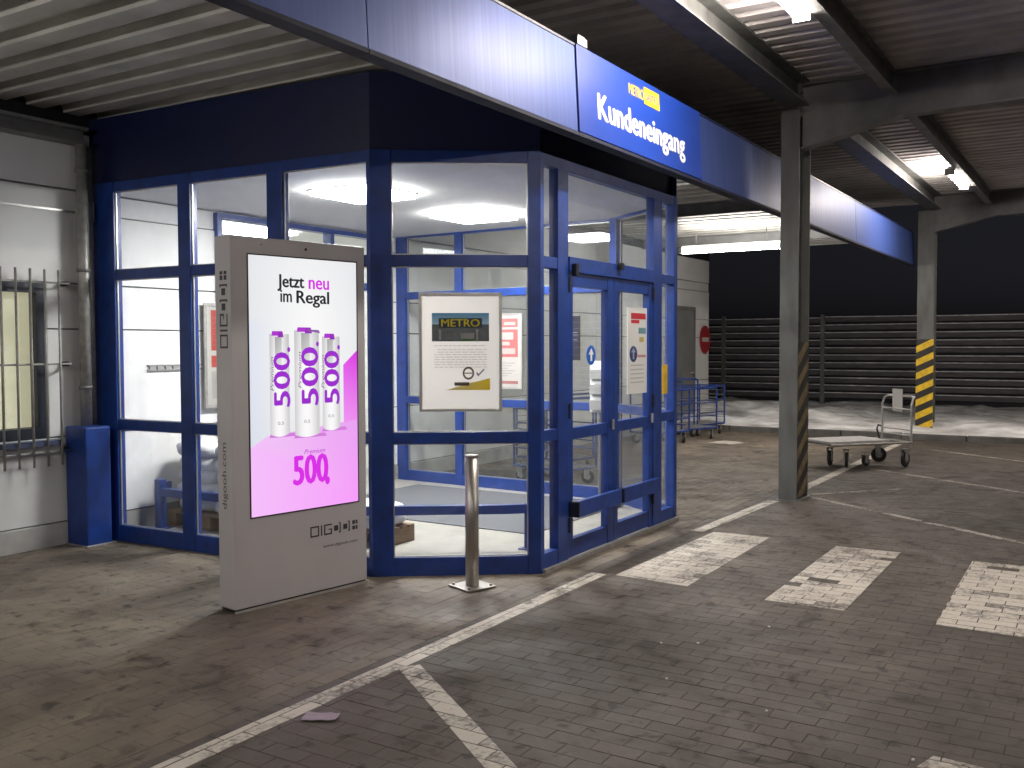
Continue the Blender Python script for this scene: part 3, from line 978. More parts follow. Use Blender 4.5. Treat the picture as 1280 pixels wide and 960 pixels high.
for k in range(2):
    o = bag_mesh(k + 21, 0.42, 0.58, 0.11).build('filled_bag', BAG, smooth=True)
    o.location = (6.0, 5.13, 0.1455 + 0.05 + k * 0.08)
    tag(o, ('lower' if k == 0 else 'upper') + ' flat white bag on the small pallet by the slanted glass', 'bag', 'flat bags on the small pallet')

# ------------------------------------------------------------------ lower canopy: deck, fascia, beams
CN = empty('entrance_canopy', (7, 3.1, 3), 0, 'low entrance canopy with blue fascia panels and a ribbed metal ceiling', 'canopy')
CI = Matrix.Translation((-7, -3.1, -3))
def cp(mb, n, m, bevel=0.0, parent=None):
    o = mb.build(n, m, parent or CN, bevel); o.matrix_parent_inverse = CI if parent is None else Matrix.Identity(4); return o
def deck(x0, x1, y0, y1, z, pitch, depth, flat, th=0.004):
    mb = MB()
    prof = []
    x = x0
    w1 = pitch * flat; sl = pitch * 0.09
    while x < x1:
        prof += [(x, z), (x + w1, z), (x + w1 + sl, z + depth), (x + pitch - sl, z + depth)]
        # small stiffening groove in the low flat
        x += pitch
    prof.append((x, z))
    for k in range(len(prof) - 1):
        (a, za), (b, zb) = prof[k], prof[k + 1]
        mb.face([(a, y0, za), (b, y0, zb), (b, y1, zb), (a, y1, za)])
        mb.face([(a, y0, za + th), (a, y1, za + th), (b, y1, zb + th), (b, y0, zb + th)])
    return mb
def raw(mb, n, m, parent, inv):
    me = bpy.data.meshes.new(n); me.from_pydata(mb.v, [], mb.f); me.materials.append(m)
    o = bpy.data.objects.new(n, me); COL.objects.link(o); o.parent = parent; o.matrix_parent_inverse = inv; return o
raw(deck(-3.0, 18.6, 3.13, 7.19, 3.475, 0.31, 0.065, 0.46), 'ribbed_ceiling', DECK, CN, CI)
cp(MB().box(-3.0, 18.64, 3.155, 7.195, 3.56, 3.60), 'roof_skin', STEEL)
FY = 3.05
LEAN = 0.030
YZ = Matrix(((0, 0, 1, 0), (0, 1, 0, 0), (1, 0, 0, 0), (0, 0, 0, 1)))   # (z, y, x) -> (x, y, z)
joints = [-2.4, 0.6, 3.61, 5.75, 8.01, 11.0, 14.0, 17.0, 18.65]
for k in range(len(joints) - 1):
    a, b = joints[k] + 0.003, joints[k + 1] - 0.003
    cp(MB().prism([(3.02, FY), (3.588, FY + LEAN), (3.588, FY + LEAN + .03), (3.02, FY + .03)], a, b, YZ), 'fascia_panel', FASC, bevel=0.003)
    cp(MB().box(a, b, FY - 0.006, FY + 0.09, 2.995, 3.018), 'drip_trim', TRIM)
    cp(MB().box(a, b, FY + LEAN - 0.004, FY + LEAN + 0.05, 3.590, 3.606), 'coping', BLUED)
cp(MB().box(-2.4, 18.65, FY + 0.065, FY + 0.10, 3.03, 3.56), 'fascia_back', STEEL)
for xb in (0.9, 9.45, 12.3, 16.0):
    cp(MB().box(xb - .06, xb + .06, 3.14, 7.18, 3.31, 3.325).box(xb - .006, xb + .006, 3.14, 7.18, 3.325, 3.455).box(xb - .06, xb + .06, 3.14, 7.18, 3.455, 3.47), 'cross_beam', STEEL)
jb = empty('junction_box', (5.84, FY + LEAN + 0.03, 3.607), 0, 'small pale junction box sitting on top of the blue fascia', 'junction box')
MB().box(-.07, .07, -.045, .03, 0, 0.06).build('case', ZINC, jb, 0.006)
MB().box(-.05, .05, -.035, .02, 0.0605, 0.072).build('lid', ZINC, jb, 0.003)

# sign
sg = empty('entrance_sign', (6.88, FY, 3.02), 0, 'deep blue fascia sign with white lettering Kundeneingang', 'sign')
sg.rotation_euler = (-math.atan2(LEAN, 0.568), 0, 0)
SI = Matrix.Translation((-6.88, -FY, -3.02))
o = MB().box(5.752, 8.008, FY - 0.012, FY - 0.003, 3.022, 3.604).build('panel', SIGNM, sg, 0.002); o.matrix_parent_inverse = SI
tx = MB()
add_text(tx, 'Kundeneingang', (6.03, FY - 0.0140, 3.105), (1, 0, 0), (0, 0, 1), 1.60, 0.232, bold=0.036, spacing=1.04)
o = tx.build('lettering', WHITE, sg); o.matrix_parent_inverse = SI
tx = MB()
add_text(tx, 'METRO', (6.56, FY - 0.0140, 3.452), (1, 0, 0), (0, 0, 1), 0.27, 0.078, bold=0.03)
tx.box(6.835, 7.125, FY - 0.0140, FY - 0.0125, 3.432, 3.562)
o = tx.build('logo', YELLOW, sg); o.matrix_parent_inverse = SI
tx = MB()
add_text(tx, 'GASTRO', (6.855, FY - 0.0148, 3.468), (1, 0, 0), (0, 0, 1), 0.25, 0.055, bold=0.02)
o = tx.build('logo_lettering', SIGNM, sg); o.matrix_parent_inverse = SI

# ------------------------------------------------------------------ high canopy roof and columns
RF = empty('high_canopy_roof', (8, 0, 4.2), 0, 'high dark canopy roof of ribbed deck on steel girders over the bays', 'roof')
RI = Matrix.Translation((-8, 0, -4.2))
def rp(mb, n, m, bevel=0.0):
    o = mb.build(n, m, RF, bevel); o.matrix_parent_inverse = RI; return o
raw(deck(-9.0, 19.6, -9.0, 7.6, 4.235, 0.235, 0.05, 0.5), 'ribbed_deck', DECK2, RF, RI)
rp(MB().box(-9.0, 19.6, -9.0, 7.6, 4.31, 4.36), 'roof_skin', STEEL)
def ibeam_x(x0, x1, y, z0, z1, w):
    return MB().box(x0, x1, y - w / 2, y + w / 2, z0, z0 + .016).box(x0, x1, y - .006, y + .006, z0 + .016, z1 - .016).box(x0, x1, y - w / 2, y + w / 2, z1 - .016, z1)
for xg in (1.4, 10.0, 18.6):
    g_ = MB()
    prof = [(2.72, 3.575), (1.75, 3.80), (-9.0, 3.87)]
    for k in range(2):
        (ya, za), (yb, zb) = prof[k], prof[k + 1]
        for w, lo, hi in ((0.09, 0.0, 0.016),):
            g_.face([(xg - w, ya, za), (xg + w, ya, za), (xg + w, yb, zb), (xg - w, yb, zb)])
            g_.face([(xg - w, ya, za + .016), (xg - w, yb, zb + .016), (xg + w, yb, zb + .016), (xg + w, ya, za + .016)])
            for s in (-w, w):
                g_.face([(xg + s, ya, za), (xg + s, yb, zb), (xg + s, yb, zb + .016), (xg + s, ya, za + .016)])
        for s in (-.006, .006):
            g_.face([(xg + s, ya, za), (xg + s, yb, zb), (xg + s, yb, 4.21), (xg + s, ya, 4.21)])
    g_.box(xg - .09, xg + .09, -9.0, 2.72, 4.213, 4.229)
    rp(g_, 'girder', STEEL)
for yp in (1.85, -0.9, -3.7, -6.5):
    for a, b in ((-9, 1.3), (1.5, 9.9), (10.1, 18.5)):
        rp(ibeam_x(a, b, yp, 4.0, 4.208, 0.10), 'purlin', STEEL)
for a, b in ((-9, 9.75), (10.3, 18.45)):
    rp(ibeam_x(a, b, 2.71, 3.96, 4.205, 0.24), 'edge_beam', COLM)

def column(x0, x1, y0, y1, label, stripe_faces, z_lo, z_hi):
    cx, cy = (x0 + x1) / 2, (y0 + y1) / 2
    e = empty('steel_column', (cx, cy, 0), 0, label, 'column', 'columns of the high canopy')
    I = Matrix.Translation((-cx, -cy, 0))
    t = 0.02
    for a, b in ((x0, x0 + t), (x1 - t, x1)):
        o = MB().box(a, b, y0, y1, 0.0, 3.957).build('flange', COLM, e, 0.002); o.matrix_parent_inverse = I
    o = MB().box(x0 + t, x1 - t, cy - .006, cy + .006, 0.0, 3.957).build('web', COLM, e); o.matrix_parent_inverse = I
    o = MB().box(x0 - .03, x1 + .03, y0 - .03, y1 + .03, -0.012, 0.005).build('base_plate', STEEL, e); o.matrix_parent_inverse = I
    for fc in stripe_faces:
        if fc == '-y':
            o = MB().box(x0 + t + .001, x1 - t - .001, y0 + .002, y0 + .006, z_lo, z_hi).build('hazard_plate', DULLY, e)
            F = lambda u, z: (x0 + u, y0 - 0.0015, z); wd = x1 - x0
        else:
            o = MB().box(x0 - .005, x0 - .001, y0 - .004, y1 + .004, z_lo, z_hi).build('hazard_plate', YELLOW, e)
            F = lambda u, z: (x0 - .0065, y1 + .004 - u, z); wd = y1 - y0 + .008
        o.matrix_parent_inverse = I
        plate = o
        rise = wd * (0.5 if fc == '-x' else 0.55)
        pz = 0.24
        z = z_lo - rise
        while z < z_hi:
            P = [(0, z), (wd, z + rise), (wd, z + rise + pz * .5), (0, z + pz * .5)]
            P = clip(P, [(0, z_lo), (wd, z_lo), (wd, z_hi), (0, z_hi)])
            if len(P) >= 3:
                q = MB(); q.face([F(u, w) for u, w in P])
                s = q.build('stripe', HBLACK, plate); s.matrix_parent_inverse = Matrix.Identity(4)
            z += pz
    return e
column(9.83, 10.25, 2.705, 2.892, 'near grey steel column with narrow hazard stripes on its side', ('-y',), 0.03, 1.62)
column(18.45, 18.72, 2.69, 2.97, 'far grey steel column with broad yellow and black hazard stripes', ('-x',), 0.02, 1.68)

# ------------------------------------------------------------------ lamps
def canopy_lamp(x0, x1, y, z, label, m=TUBE, along='x', group='fluorescent lamps of the canopies'):
    ln = x1 - x0
    e = empty('fluorescent_lamp', ((x0 + x1) / 2, y, z) if along == 'x' else (y, (x0 + x1) / 2, z), 0 if along == 'x' else math.pi / 2, label, 'lamp', group)
    h = ln / 2
    MB().box(-h, h, -.03, .03, 0.055, 0.085).build('housing', SILVER, e, 0.008)
    q = MB()
    n = 10
    prof = [(math.cos(math.radians(-28 + 236 * k / n)) * 0.058, -math.sin(math.radians(-28 + 236 * k / n)) * 0.055 + 0.018) for k in range(n + 1)]
    for k in range(n):
        q.face([(-h + .03, prof[k][0], prof[k][1]), (h - .03, prof[k][0], prof[k][1]), (h - .03, prof[k + 1][0], prof[k + 1][1]), (-h + .03, prof[k + 1][0], prof[k + 1][1])])
    q.face([(-h + .03, p[0], p[1]) for p in prof]); q.face([(h - .03, p[0], p[1]) for p in prof][::-1])
    q.build('diffuser', m, e)
    for s in (-1, 1):
        MB().box(s * h - .028 if s < 0 else s * h - .029, s * h + .029 if s < 0 else s * h + .028, -.066, .066, -0.04, 0.054).build('end_cap', SILVER, e, 0.006)
        MB().tube([(s * h * .7, 0, .085), (s * h * .7, 0, .085 + (0.18 if along == 'x' else 0.21))], 0.008, 6).build('hanger', STEEL, e)
    return e
canopy_lamp(5.7, 7.2, 1.97, 3.99, 'glaring fluorescent lamp cut off by the top edge above the sign')
canopy_lamp(14.75, 16.25, 1.97, 3.99, 'distant glaring fluorescent lamp under the roof near the far column')
canopy_lamp(-3.4, -1.9, 1.97, 3.99, 'fluorescent lamp of the same row standing behind the viewer')
for xl, wl in ((5.7, 'level with the sign'), (14.75, 'level with the far lamp'), (-3.4, 'behind the viewer')):  # second lamp row added out of view to light the foreground
    canopy_lamp(xl, xl + 1.5, -3.55, 3.99, 'added fluorescent lamp of an unseen second row over the bays, ' + wl)
canopy_lamp(4.22, 5.82, 0.4, 3.07, 'fluorescent tube under the low canopy left of the viewed part', TUBE3, 'y')
canopy_lamp(4.22, 5.82, 14.45, 3.07, 'long fluorescent tube under the low canopy right of the vestibule', TUBE2, 'y')

# ------------------------------------------------------------------ advertising totem
TB, TE = Vector((3.964, 4.418, 0)), Vector((4.974, 4.253, 0))
ang = math.atan2(TE.y - TB.y, TE.x - TB.x)
TT = empty('advertising_totem', tuple(TB), ang, 'tall silver digital advertising totem with a glowing magenta screen', 'advertising display')
TW, TD, TH = 1.023, 0.165, 2.255
# local: x along the front, y backwards, z up
q = MB().box(0, TW, 0.0, TD, 0.018, TH)
q.build('housing', TOTEM, TT, 0.008)
MB().box(0.01, TW - .01, 0.012, TD - .012, 0.0, 0.017).build('plinth', BLACK, TT)
MB().box(-0.004, TW - .004, -0.012, -0.001, 0.0, 0.012).build('base_trim', SILVER, TT)
SX0, SX1, SZ0, SZ1 = 0.122, 0.950, 0.562, 2.146
fr = MB()
for a, b, c, d in ((SX0 - .008, SX1 + .008, SZ0 - .008, SZ0), (SX0 - .008, SX1 + .008, SZ1, SZ1 + .008), (SX0 - .008, SX0, SZ0, SZ1), (SX1, SX1 + .008, SZ0, SZ1)):
    fr.box(a, b, -0.003, 0.001, c, d)
fr.build('screen_frame', BLACK, TT)
MB().tube([(0.545, -0.004, 2.205), (0.545, 0.001, 2.205)], 0.009, 12).build('camera_eye', BLACK, TT)
MB().tube([(0.215, -0.003, 2.212), (0.215, 0.001, 2.212)], 0.004, 8).build('sensor', BLACK, TT)
# screen picture: flat print in light, a few layers a millimetre apart
sc = MB()
w, h = SX1 - SX0, SZ1 - SZ0
def sp2(u, v, l=0): return (SX0 + u * w, -0.0010 - 0.0006 * l, SZ0 + v * h)
def lerp(a, b, t): return tuple(x + (y - x) * t for x, y in zip(a, b))
n = 24
floor_l, floor_r = 0.285, 0.33
def bgc(u, v):
    d = math.hypot((u - 0.55) * 0.9, v - 0.72)
    c = lerp((0.97, 0.97, 0.97), (0.58, 0.60, 0.66), min(1, d * 0.85))
    if u < 0.25 and v < 0.75: c = lerp(c, (0.66, 0.74, 0.96), 0.35 * (1 - u / 0.25))
    return c
for i in range(n):
    for j in range(n):
        u0, u1, v0, v1 = i / n, (i + 1) / n, 0.2 + 0.8 * j / n, 0.2 + 0.8 * (j + 1) / n
        sc.face([sp2(u0, v0), sp2(u1, v0), sp2(u1, v1), sp2(u0, v1)], [bgc(u0, v0), bgc(u1, v0), bgc(u1, v1), bgc(u0, v1)])
def poly(pts, cols, l): sc.face([sp2(u, v, l) for u, v in pts], cols)
PK0, PK1 = (0.93, 0.33, 0.96), (0.92, 0.52, 0.97)
# pink floor and magenta wall wedge
poly([(0, 0), (1, 0), (1, 0.345), (0.14, 0.305), (0, 0.265)], [PK1, PK0, (0.83, 0.36, 0.90), (0.88, 0.55, 0.93), PK1], 1)
poly([(0.86, 0.335), (1, 0.345), (1, 0.635), (0.86, 0.575)], [(0.88, 0.30, 0.9), (0.85, 0.26, 0.88), (0.72, 0.02, 0.78), (0.78, 0.10, 0.84)], 2)
# cans
def can(u0, u1, v0, v1, l):
    m = 12
    for k in range(m):
        a, b = k / m, (k + 1) / m
        def shade(t):
            s = 0.62 + 0.36 * math.sin(math.pi * min(1, max(0, t * 1.05)))
            return (s, s * 0.985, s)
        ca = shade(a); cb = shade(b)
        ua, ub = u0 + (u1 - u0) * a, u0 + (u1 - u0) * b
        sag = 0.012
        va = v0 + sag * (2 * a - 1) ** 2; vb = v0 + sag * (2 * b - 1) ** 2
        vm = v0 + (v1 - v0) * 0.70
        poly([(ua, va), (ub, vb), (ub, vm), (ua, vm)], [ca, cb, cb, ca], l)
        g1, g2 = tuple(c * 0.86 for c in ca), tuple(c * 0.86 for c in cb)
        poly([(ua, vm), (ub, vm), (ub, v1), (ua, v1)], [ca, cb, g2, g1], l)
        t0 = u0 + (u1 - u0) * 0.28; t1 = u0 + (u1 - u0) * 0.62
    poly([(t0, vm), (t1, vm), (t1, v1 - .01), (t0, v1 - .01)], [(0.62, 0.62, 0.62), (0.80, 0.80, 0.8), (0.5, 0.5, 0.5), (0.36, 0.36, 0.36)], l + 1)
    P = (0.42, 0.03, 0.62)
    poly([(u0 + (u1 - u0) * .10, v1 - .006), (u1 - (u1 - u0) * .30, v1 - .006), (u1 - (u1 - u0) * .34, v1 + .012), (u0 + (u1 - u0) * .14, v1 + .012)], P, l + 1)
    poly([(u0 + (u1 - u0) * .42, v1 - .012), (u1 - (u1 - u0) * .28, v1 - .012), (u1 - (u1 - u0) * .32, v1 + .008), (u0 + (u1 - u0) * .45, v1 + .008)], (0.30, 0.02, 0.48), l + 1.4)
    # soft contact shadow printed on the picture
    poly([(u0 - .01, v0 - .002), (u1 + .07, v0 - .002), (u1 + .05, v0 + .012), (u0, v0 + .012)], (0.66, 0.20, 0.72), l - 0.5)
can(0.172, 0.345, 0.300, 0.700, 3)
can(0.655, 0.825, 0.308, 0.692, 3)
can(0.392, 0.622, 0.290, 0.716, 5)
poly([(0.50, 0.720), (0.62, 0.718), (0.635, 0.705), (0.52, 0.714)], (0.25, 0.10, 0.4), 7)
sc.build('screen', SCREEN, TT, colors=True)
LT = []
MAG, PUR, BLK = (0.70, 0.02, 0.80), (0.33, 0.02, 0.62), (0.012, 0.012, 0.018)
def stext(s, u, v, uw, vh, col, bold=0.0, l=8, rot=False, shear=0.0):
    lt = MB(); LT.append(lt)
    if rot:
        add_text(lt, s, sp2(u + uw, v, l), (0, 0, 1), (-1, 0, 0), vh * h, uw * w, bold, shear, 1.0, col)
    else:
        add_text(lt, s, sp2(u, v, l), (1, 0, 0), (0, 0, 1), uw * w, vh * h, bold, shear, 1.0, col)
stext('Jetzt', 0.245, 0.868, 0.245, 0.064, BLK, 0.03)
stext('neu', 0.53, 0.881, 0.195, 0.037, MAG, 0.04)
stext('im', 0.27, 0.826, 0.105, 0.046, BLK, 0.03)
stext('Regal', 0.415, 0.808, 0.31, 0.064, BLK, 0.03)
for (u, v, uw, vh) in ((0.205, 0.415, 0.142, 0.215), (0.455, 0.415, 0.155, 0.235), (0.672, 0.415, 0.142, 0.22)):
    stext('500', u, v, uw, vh, PUR, 0.045, rot=True)
    stext('Premium', u - 0.030, v + vh * .3, 0.028, vh * .62, (0.16, 0.10, 0.2), 0.0, rot=True, shear=0.3)
stext('500', 0.365, 0.102, 0.335, 0.115, MAG, 0.04)
stext('Premium', 0.47, 0.222, 0.20, 0.018, (0.5, 0.05, 0.6), 0.01, shear=0.35)
for (cu_, cv_) in ((0.69, 0.105), (0.340, 0.640), (0.607, 0.662), (0.812, 0.648)):
    rr = 0.017 if cv_ < 0.2 else 0.010
    lt = MB(); LT.append(lt)
    lt.face([sp2(cu_ + rr * 1.4 * math.cos(k * math.pi / 6), cv_ + rr * math.sin(k * math.pi / 6), 8) for k in range(12)], MAG if cv_ < 0.2 else PUR)
for (u, v) in ((0.235, 0.345), (0.475, 0.345), (0.705, 0.36)):
    stext('0,5', u, v, 0.055, 0.014, (0.2, 0.2, 0.2), 0.0, l=8)
for lt in LT: lt.build('screen_lettering', SCREEN, TT, colors=True)
# brand lettering on the housing, built of little blocks
def block_logo(mb, F, s):
    """DIGOOH as outlined D, I, G and solid squares in brackets; F(x, y) -> point"""
    def R(x0, y0, x1, y1): mb.face([F(x0 * s, y0 * s), F(x1 * s, y0 * s), F(x1 * s, y1 * s), F(x0 * s, y1 * s)])
    t = 0.14
    R(0, 0, 1, t); R(0, 1 - t, 1, 1); R(0, t, t, 1 - t); R(1 - t, t, 1, 1 - t)
    R(1.22, 0, 1.22 + t, 1)
    R(1.58, 0, 2.5, t); R(1.58, 1 - t, 2.5, 1); R(1.58, t, 1.58 + t, 1 - t); R(2.5 - t, t, 2.5, 0.55); R(2.1, 0.45, 2.5 - t, 0.55)
    for x in (2.75, 3.85):
        R(x, 0.25, x + 0.5, 0.75)
        R(x + 0.66, 0.0, x + 0.66 + t, 1); R(x + 0.66 - .08, 0, x + 0.66, t); R(x + 0.66 - .08, 1 - t, x + 0.66, 1)
    for x, y_ in ((4.95, 0.05), (4.95, 0.58)):
        R(x, y_, x + 0.34, y_ + 0.37)
    R(5.36, 0.05, 5.6, 0.42); R(5.36, 0.58, 5.6, 0.95)
lg = MB()
block_logo(lg, lambda x, y_: (0.556 + x, -0.0012, 0.372 + y_), 0.069)
add_text(lg, 'www.digooh.com', (0.655, -0.0012, 0.285), (1, 0, 0), (0, 0, 1), 0.285, 0.026)
lg.build('front_lettering', LETTER, TT)
ls = MB()
block_logo(ls, lambda x, y_: (-0.0012, 0.115 - y_, 1.585 + x), 0.082)
add_text(ls, 'digooh.com', (-0.0012, 0.055, 0.62), (0, 0, 1), (0, 1, 0), 0.40, 0.062)
ls.build('side_lettering', LETTER, TT)

# ------------------------------------------------------------------ bollard
bo = empty('bollard', (5.225, 3.565, 0.003), math.radians(-20), 'slim stainless steel bollard standing before the slanted glass corner', 'bollard')
MB().tube([(0, 0, 0.013), (0, 0, 0.862)], 0.0445, 24).build('tube', STAIN, bo, smooth=False)
for p in bo.children[0].data.polygons: p.use_smooth = len(p.vertices) == 4
MB().tube([(0, 0, 0.8625), (0, 0, 0.872), (0, 0, 0.876)], [0.047, 0.047, 0.040], 24).build('cap', STAIN, bo)
MB().box(-.115, .115, -.115, .115, 0.0, 0.0125).build('base_plate', STAIN, bo, 0.003)
for sx in (-1, 1):
    for sy in (-1, 1):
        MB().tube([(sx * .088, sy * .088, .0128), (sx * .088, sy * .088, .024)], 0.011, 6).build('bolt', ZINC, bo)

# ------------------------------------------------------------------ posters and notices
def sheet(root, M, u0, u1, z0, z1, paint, frame=0.018, fm=SILVER, depth=0.015):
    """framed sheet on a glazed side; local y < 0 lies outside the glass"""
    q = MB()
    for a, b, c, d in ((u0, u1, z0, z0 + frame), (u0, u1, z1 - frame, z1), (u0, u0 + frame, z0 + frame, z1 - frame), (u1 - frame, u1, z0 + frame, z1 - frame)):
        q.box(a, b, 0.0, -depth, c, d, M)
    q.build('frame', fm, root, 0.002)
    if fm is ZINC or fm is BLACK:
        MB().box(u0 + .001, u1 - .001, 0.0, -0.006, z0 + .001, z1 - .001, M).build('backing', PAPER, root)
    m = MB()
    W_, H_ = u1 - u0 - 2 * frame, z1 - z0 - 2 * frame
    def F(x, y_, l=0): return tuple(M @ Vector((u0 + frame + x * W_, -0.0075 - 0.0007 * l, z0 + frame + y_ * H_)))
    m.face([F(0, 0), F(1, 0), F(1, 1), F(0, 1)], (0.70, 0.665, 0.63))
    paint(m, F, W_, H_, M)
    m.build('print', PRINT, root, colors=True)
def rect(m, F, x0, y0, x1, y1, c, l=1): m.face([F(x0, y0, l), F(x1, y0, l), F(x1, y1, l), F(x0, y1, l)], c)
def ptext(m, F, M, s, x, y, wd, ht, c, bold=0.0, l=3, shear=0):
    o_ = Vector(F(x, y, l)); ux = Vector(F(x + wd, y, l)) - o_; uy = Vector(F(x, y + ht, l)) - o_
    add_text(m, s, o_, ux.normalized(), uy.normalized(), ux.length, uy.length, bold, shear, 1.0, c)
def store_poster(m, F, W_, H_, M):
    for k in range(8):
        a, b = 0.745 + k * .0125, 0.745 + (k + 1) * .0125
        rect(m, F, 0.13, a, 0.87, b, lerp((0.30, 0.45, 0.55), (0.06, 0.20, 0.36), k / 8))
    rect(m, F, 0.13, 0.595, 0.87, 0.745, (0.10, 0.115, 0.12))
    rect(m, F, 0.22, 0.715, 0.78, 0.80, (0.05, 0.07, 0.10), 2)
    ptext(m, F, M, 'METRO', 0.25, 0.725, 0.50, 0.065, (0.80, 0.70, 0.05), 0.03)
    for x0, x1, c in ((0.22, 0.25, 0.45), (0.50, 0.68, 0.40), (0.70, 0.73, 0.45), (0.30, 0.40, 0.22)):
        rect(m, F, x0, 0.61, x1, 0.70 if x1 - x0 < .05 else 0.67, (c, c, c), 2)
    rect(m, F, 0.5, 0.60, 0.7, 0.618, (0.10, 0.22, 0.10), 3)
    r = random.Random(4)
    y_ = 0.555
    for k in range(9):
        x = 0.16 if k not in (1, 2) else 0.20
        while x < 0.80:
            wv = r.uniform(0.03, 0.10)
            rect(m, F, x, y_, min(0.84, x + wv), y_ + 0.006, (0.42, 0.40, 0.385))
            x += wv + 0.015
        y_ -= 0.022 if k else 0.035
    # round face icon, tick and yellow wedge
    n_ = 20
    for k in range(n_):
        a, b = 2 * math.pi * k / n_, 2 * math.pi * (k + 1) / n_
        m.face([F(0.60 + .075 * math.cos(a), 0.315 + .058 * math.sin(a), 2), F(0.60 + .075 * math.cos(b), 0.315 + .058 * math.sin(b), 2), F(0.60 + .052 * math.cos(b), 0.315 + .040 * math.sin(b), 2), F(0.60 + .052 * math.cos(a), 0.315 + .040 * math.sin(a), 2)], (0.10, 0.085, 0.06))
    rect(m, F, 0.55, 0.31, 0.65, 0.32, (0.1, 0.085, 0.06), 3)
    m.face([F(0.70, 0.315, 2), F(0.725, 0.285, 2), F(0.735, 0.30, 2), F(0.715, 0.325, 2)], (0.14, 0.11, 0.16))
    m.face([F(0.725, 0.285, 2), F(0.81, 0.345, 2), F(0.80, 0.355, 2), F(0.728, 0.305, 2)], (0.14, 0.11, 0.16))
    m.face([F(0.30, 0.165, 1), F(0.88, 0.165, 1), F(0.88, 0.27, 1), F(0.60, 0.225, 1)], [(0.62, 0.54, 0.28), (0.66, 0.50, 0.02), (0.66, 0.50, 0.02), (0.64, 0.52, 0.10)])
    rect(m, F, 0.42, 0.205, 0.61, 0.235, (0.09, 0.08, 0.07), 2)
po = empty('framed_poster', (0, 0, 0), 0, 'silver framed store poster with METRO picture on the slanted glass', 'poster')
sheet(po, MC, 0.33, 0.897, 1.143, 1.96, store_poster)
def red_poster(m, F, W_, H_, M):
    rect(m, F, 0.08, 0.42, 0.92, 0.95, (0.62, 0.20, 0.20))
    rect(m, F, 0.08, 0.80, 0.92, 0.83, (0.72, 0.66, 0.64), 2)
    for k, (x0, x1, y0, y1) in enumerate(((0.15, 0.5, 0.84, 0.92), (0.55, 0.85, 0.86, 0.9), (0.2, 0.8, 0.66, 0.76), (0.3, 0.7, 0.58, 0.63), (0.2, 0.85, 0.46, 0.54))):
        rect(m, F, x0, y0, x1, y1, (0.74, 0.60, 0.58), 2)
    for k in range(6):
        rect(m, F, 0.12, 0.33 - k * .035, 0.85 - 0.1 * (k % 3), 0.34 - k * .035, (0.45, 0.43, 0.42), 2)
    rect(m, F, 0.08, 0.05, 0.92, 0.09, (0.5, 0.2, 0.2), 2)
rpst = empty('red_poster', (0, 0, 0), 0, 'white and red poster on the far glass side behind the METRO poster', 'poster')
MRi = MR @ Matrix.Translation((0, D, 0)) @ Matrix.Diagonal((1, -1, 1, 1))
# the far side is seen from within: run u towards the camera so that the print reads left to right
u0r, u1r = 1.09, 1.62
MRr = MRi @ Matrix.Translation((u0r + u1r, 0, 0)) @ Matrix.Diagonal((-1, 1, 1, 1))
sheet(rpst, MRr, u0r, u1r, 1.12, 1.945, red_poster)
def notice(m, F, W_, H_, M):
    rect(m, F, 0.0, 0.0, 1.0, 1.0, (0.60, 0.58, 0.55))
    rect(m, F, 0.12, 0.55, 0.95, 0.96, (0.50, 0.07, 0.06), 2)
    rect(m, F, 0.12, 0.38, 0.95, 0.50, (0.55, 0.08, 0.07), 2)
    for k in range(6):
        rect(m, F, 0.15, 0.60 + k * .055, 0.80 - .1 * (k % 2), 0.615 + k * .055, (0.40, 0.12, 0.10), 3)
    rect(m, F, 0.12, 0.06, 0.95, 0.34, (0.45, 0.44, 0.42), 2)
nb = empty('notice_board', (0, 0, 0), 0, 'grey framed notice board with red sheets on the inner white wall', 'notice board')
MW = Matrix.Translation((0, 7.155, 0))
sheet(nb, MW, 6.09, 6.58, 1.02, 2.0, notice, 0.03, ZINC)
# the board hangs just left of the entrance frame
def door_notice(m, F, W_, H_, M):
    rect(m, F, 0, 0, 1, 1, (0.74, 0.74, 0.73))
    rect(m, F, 0.15, 0.87, 0.95, 0.94, (0.62, 0.05, 0.07), 2)
    rect(m, F, 0.15, 0.82, 0.6, 0.86, (0.62, 0.05, 0.07), 2)
    rect(m, F, 0.55, 0.70, 0.95, 0.77, (0.22, 0.42, 0.48), 2)
    rect(m, F, 0.6, 0.60, 0.85, 0.66, (0.6, 0.52, 0.2), 2)
    m.face([F(0.28 + .21 * math.cos(k * math.pi / 8), 0.46 + .095 * math.sin(k * math.pi / 8), 2) for k in range(16)], (0.05, 0.08, 0.22))
    rect(m, F, 0.24, 0.40, 0.32, 0.50, (0.5, 0.55, 0.7), 3); m.face([F(0.16, 0.48, 3), F(0.40, 0.48, 3), F(0.28, 0.535, 3)], (0.5, 0.55, 0.7))
    rect(m, F, 0.5, 0.42, 0.95, 0.45, (0.6, 0.3, 0.33), 2)
    for k in range(5): rect(m, F, 0.12, 0.32 - k * .05, 0.85, 0.335 - k * .05, (0.5, 0.5, 0.5), 2)
dn = empty('door_notice', (0, 0, 0), 0, 'white notice sheet with red heading on the right door leaf', 'notice')
MFd = Matrix.Translation((0, 3.394, 0))
sheet(dn, MFd, 7.25, 7.625, 1.19, 1.91, door_notice, 0.004, WHITE, 0.009)
st = empty('arrow_sign', (0, 0, 0), 0, 'round blue sign with white arrow on the left door leaf', 'sign')
MFs = Matrix.Translation((6.60, 3.394, 1.52))
q = MB(); q.prism([(0.075 * math.cos(2 * math.pi * k / 24), 0.075 * math.sin(2 * math.pi * k / 24)) for k in range(24)], 0.0, 0.003, MFs @ Matrix.Rotation(math.pi / 2, 4, 'X'))
q.build('disc', BSIGN, st)
q = MB()
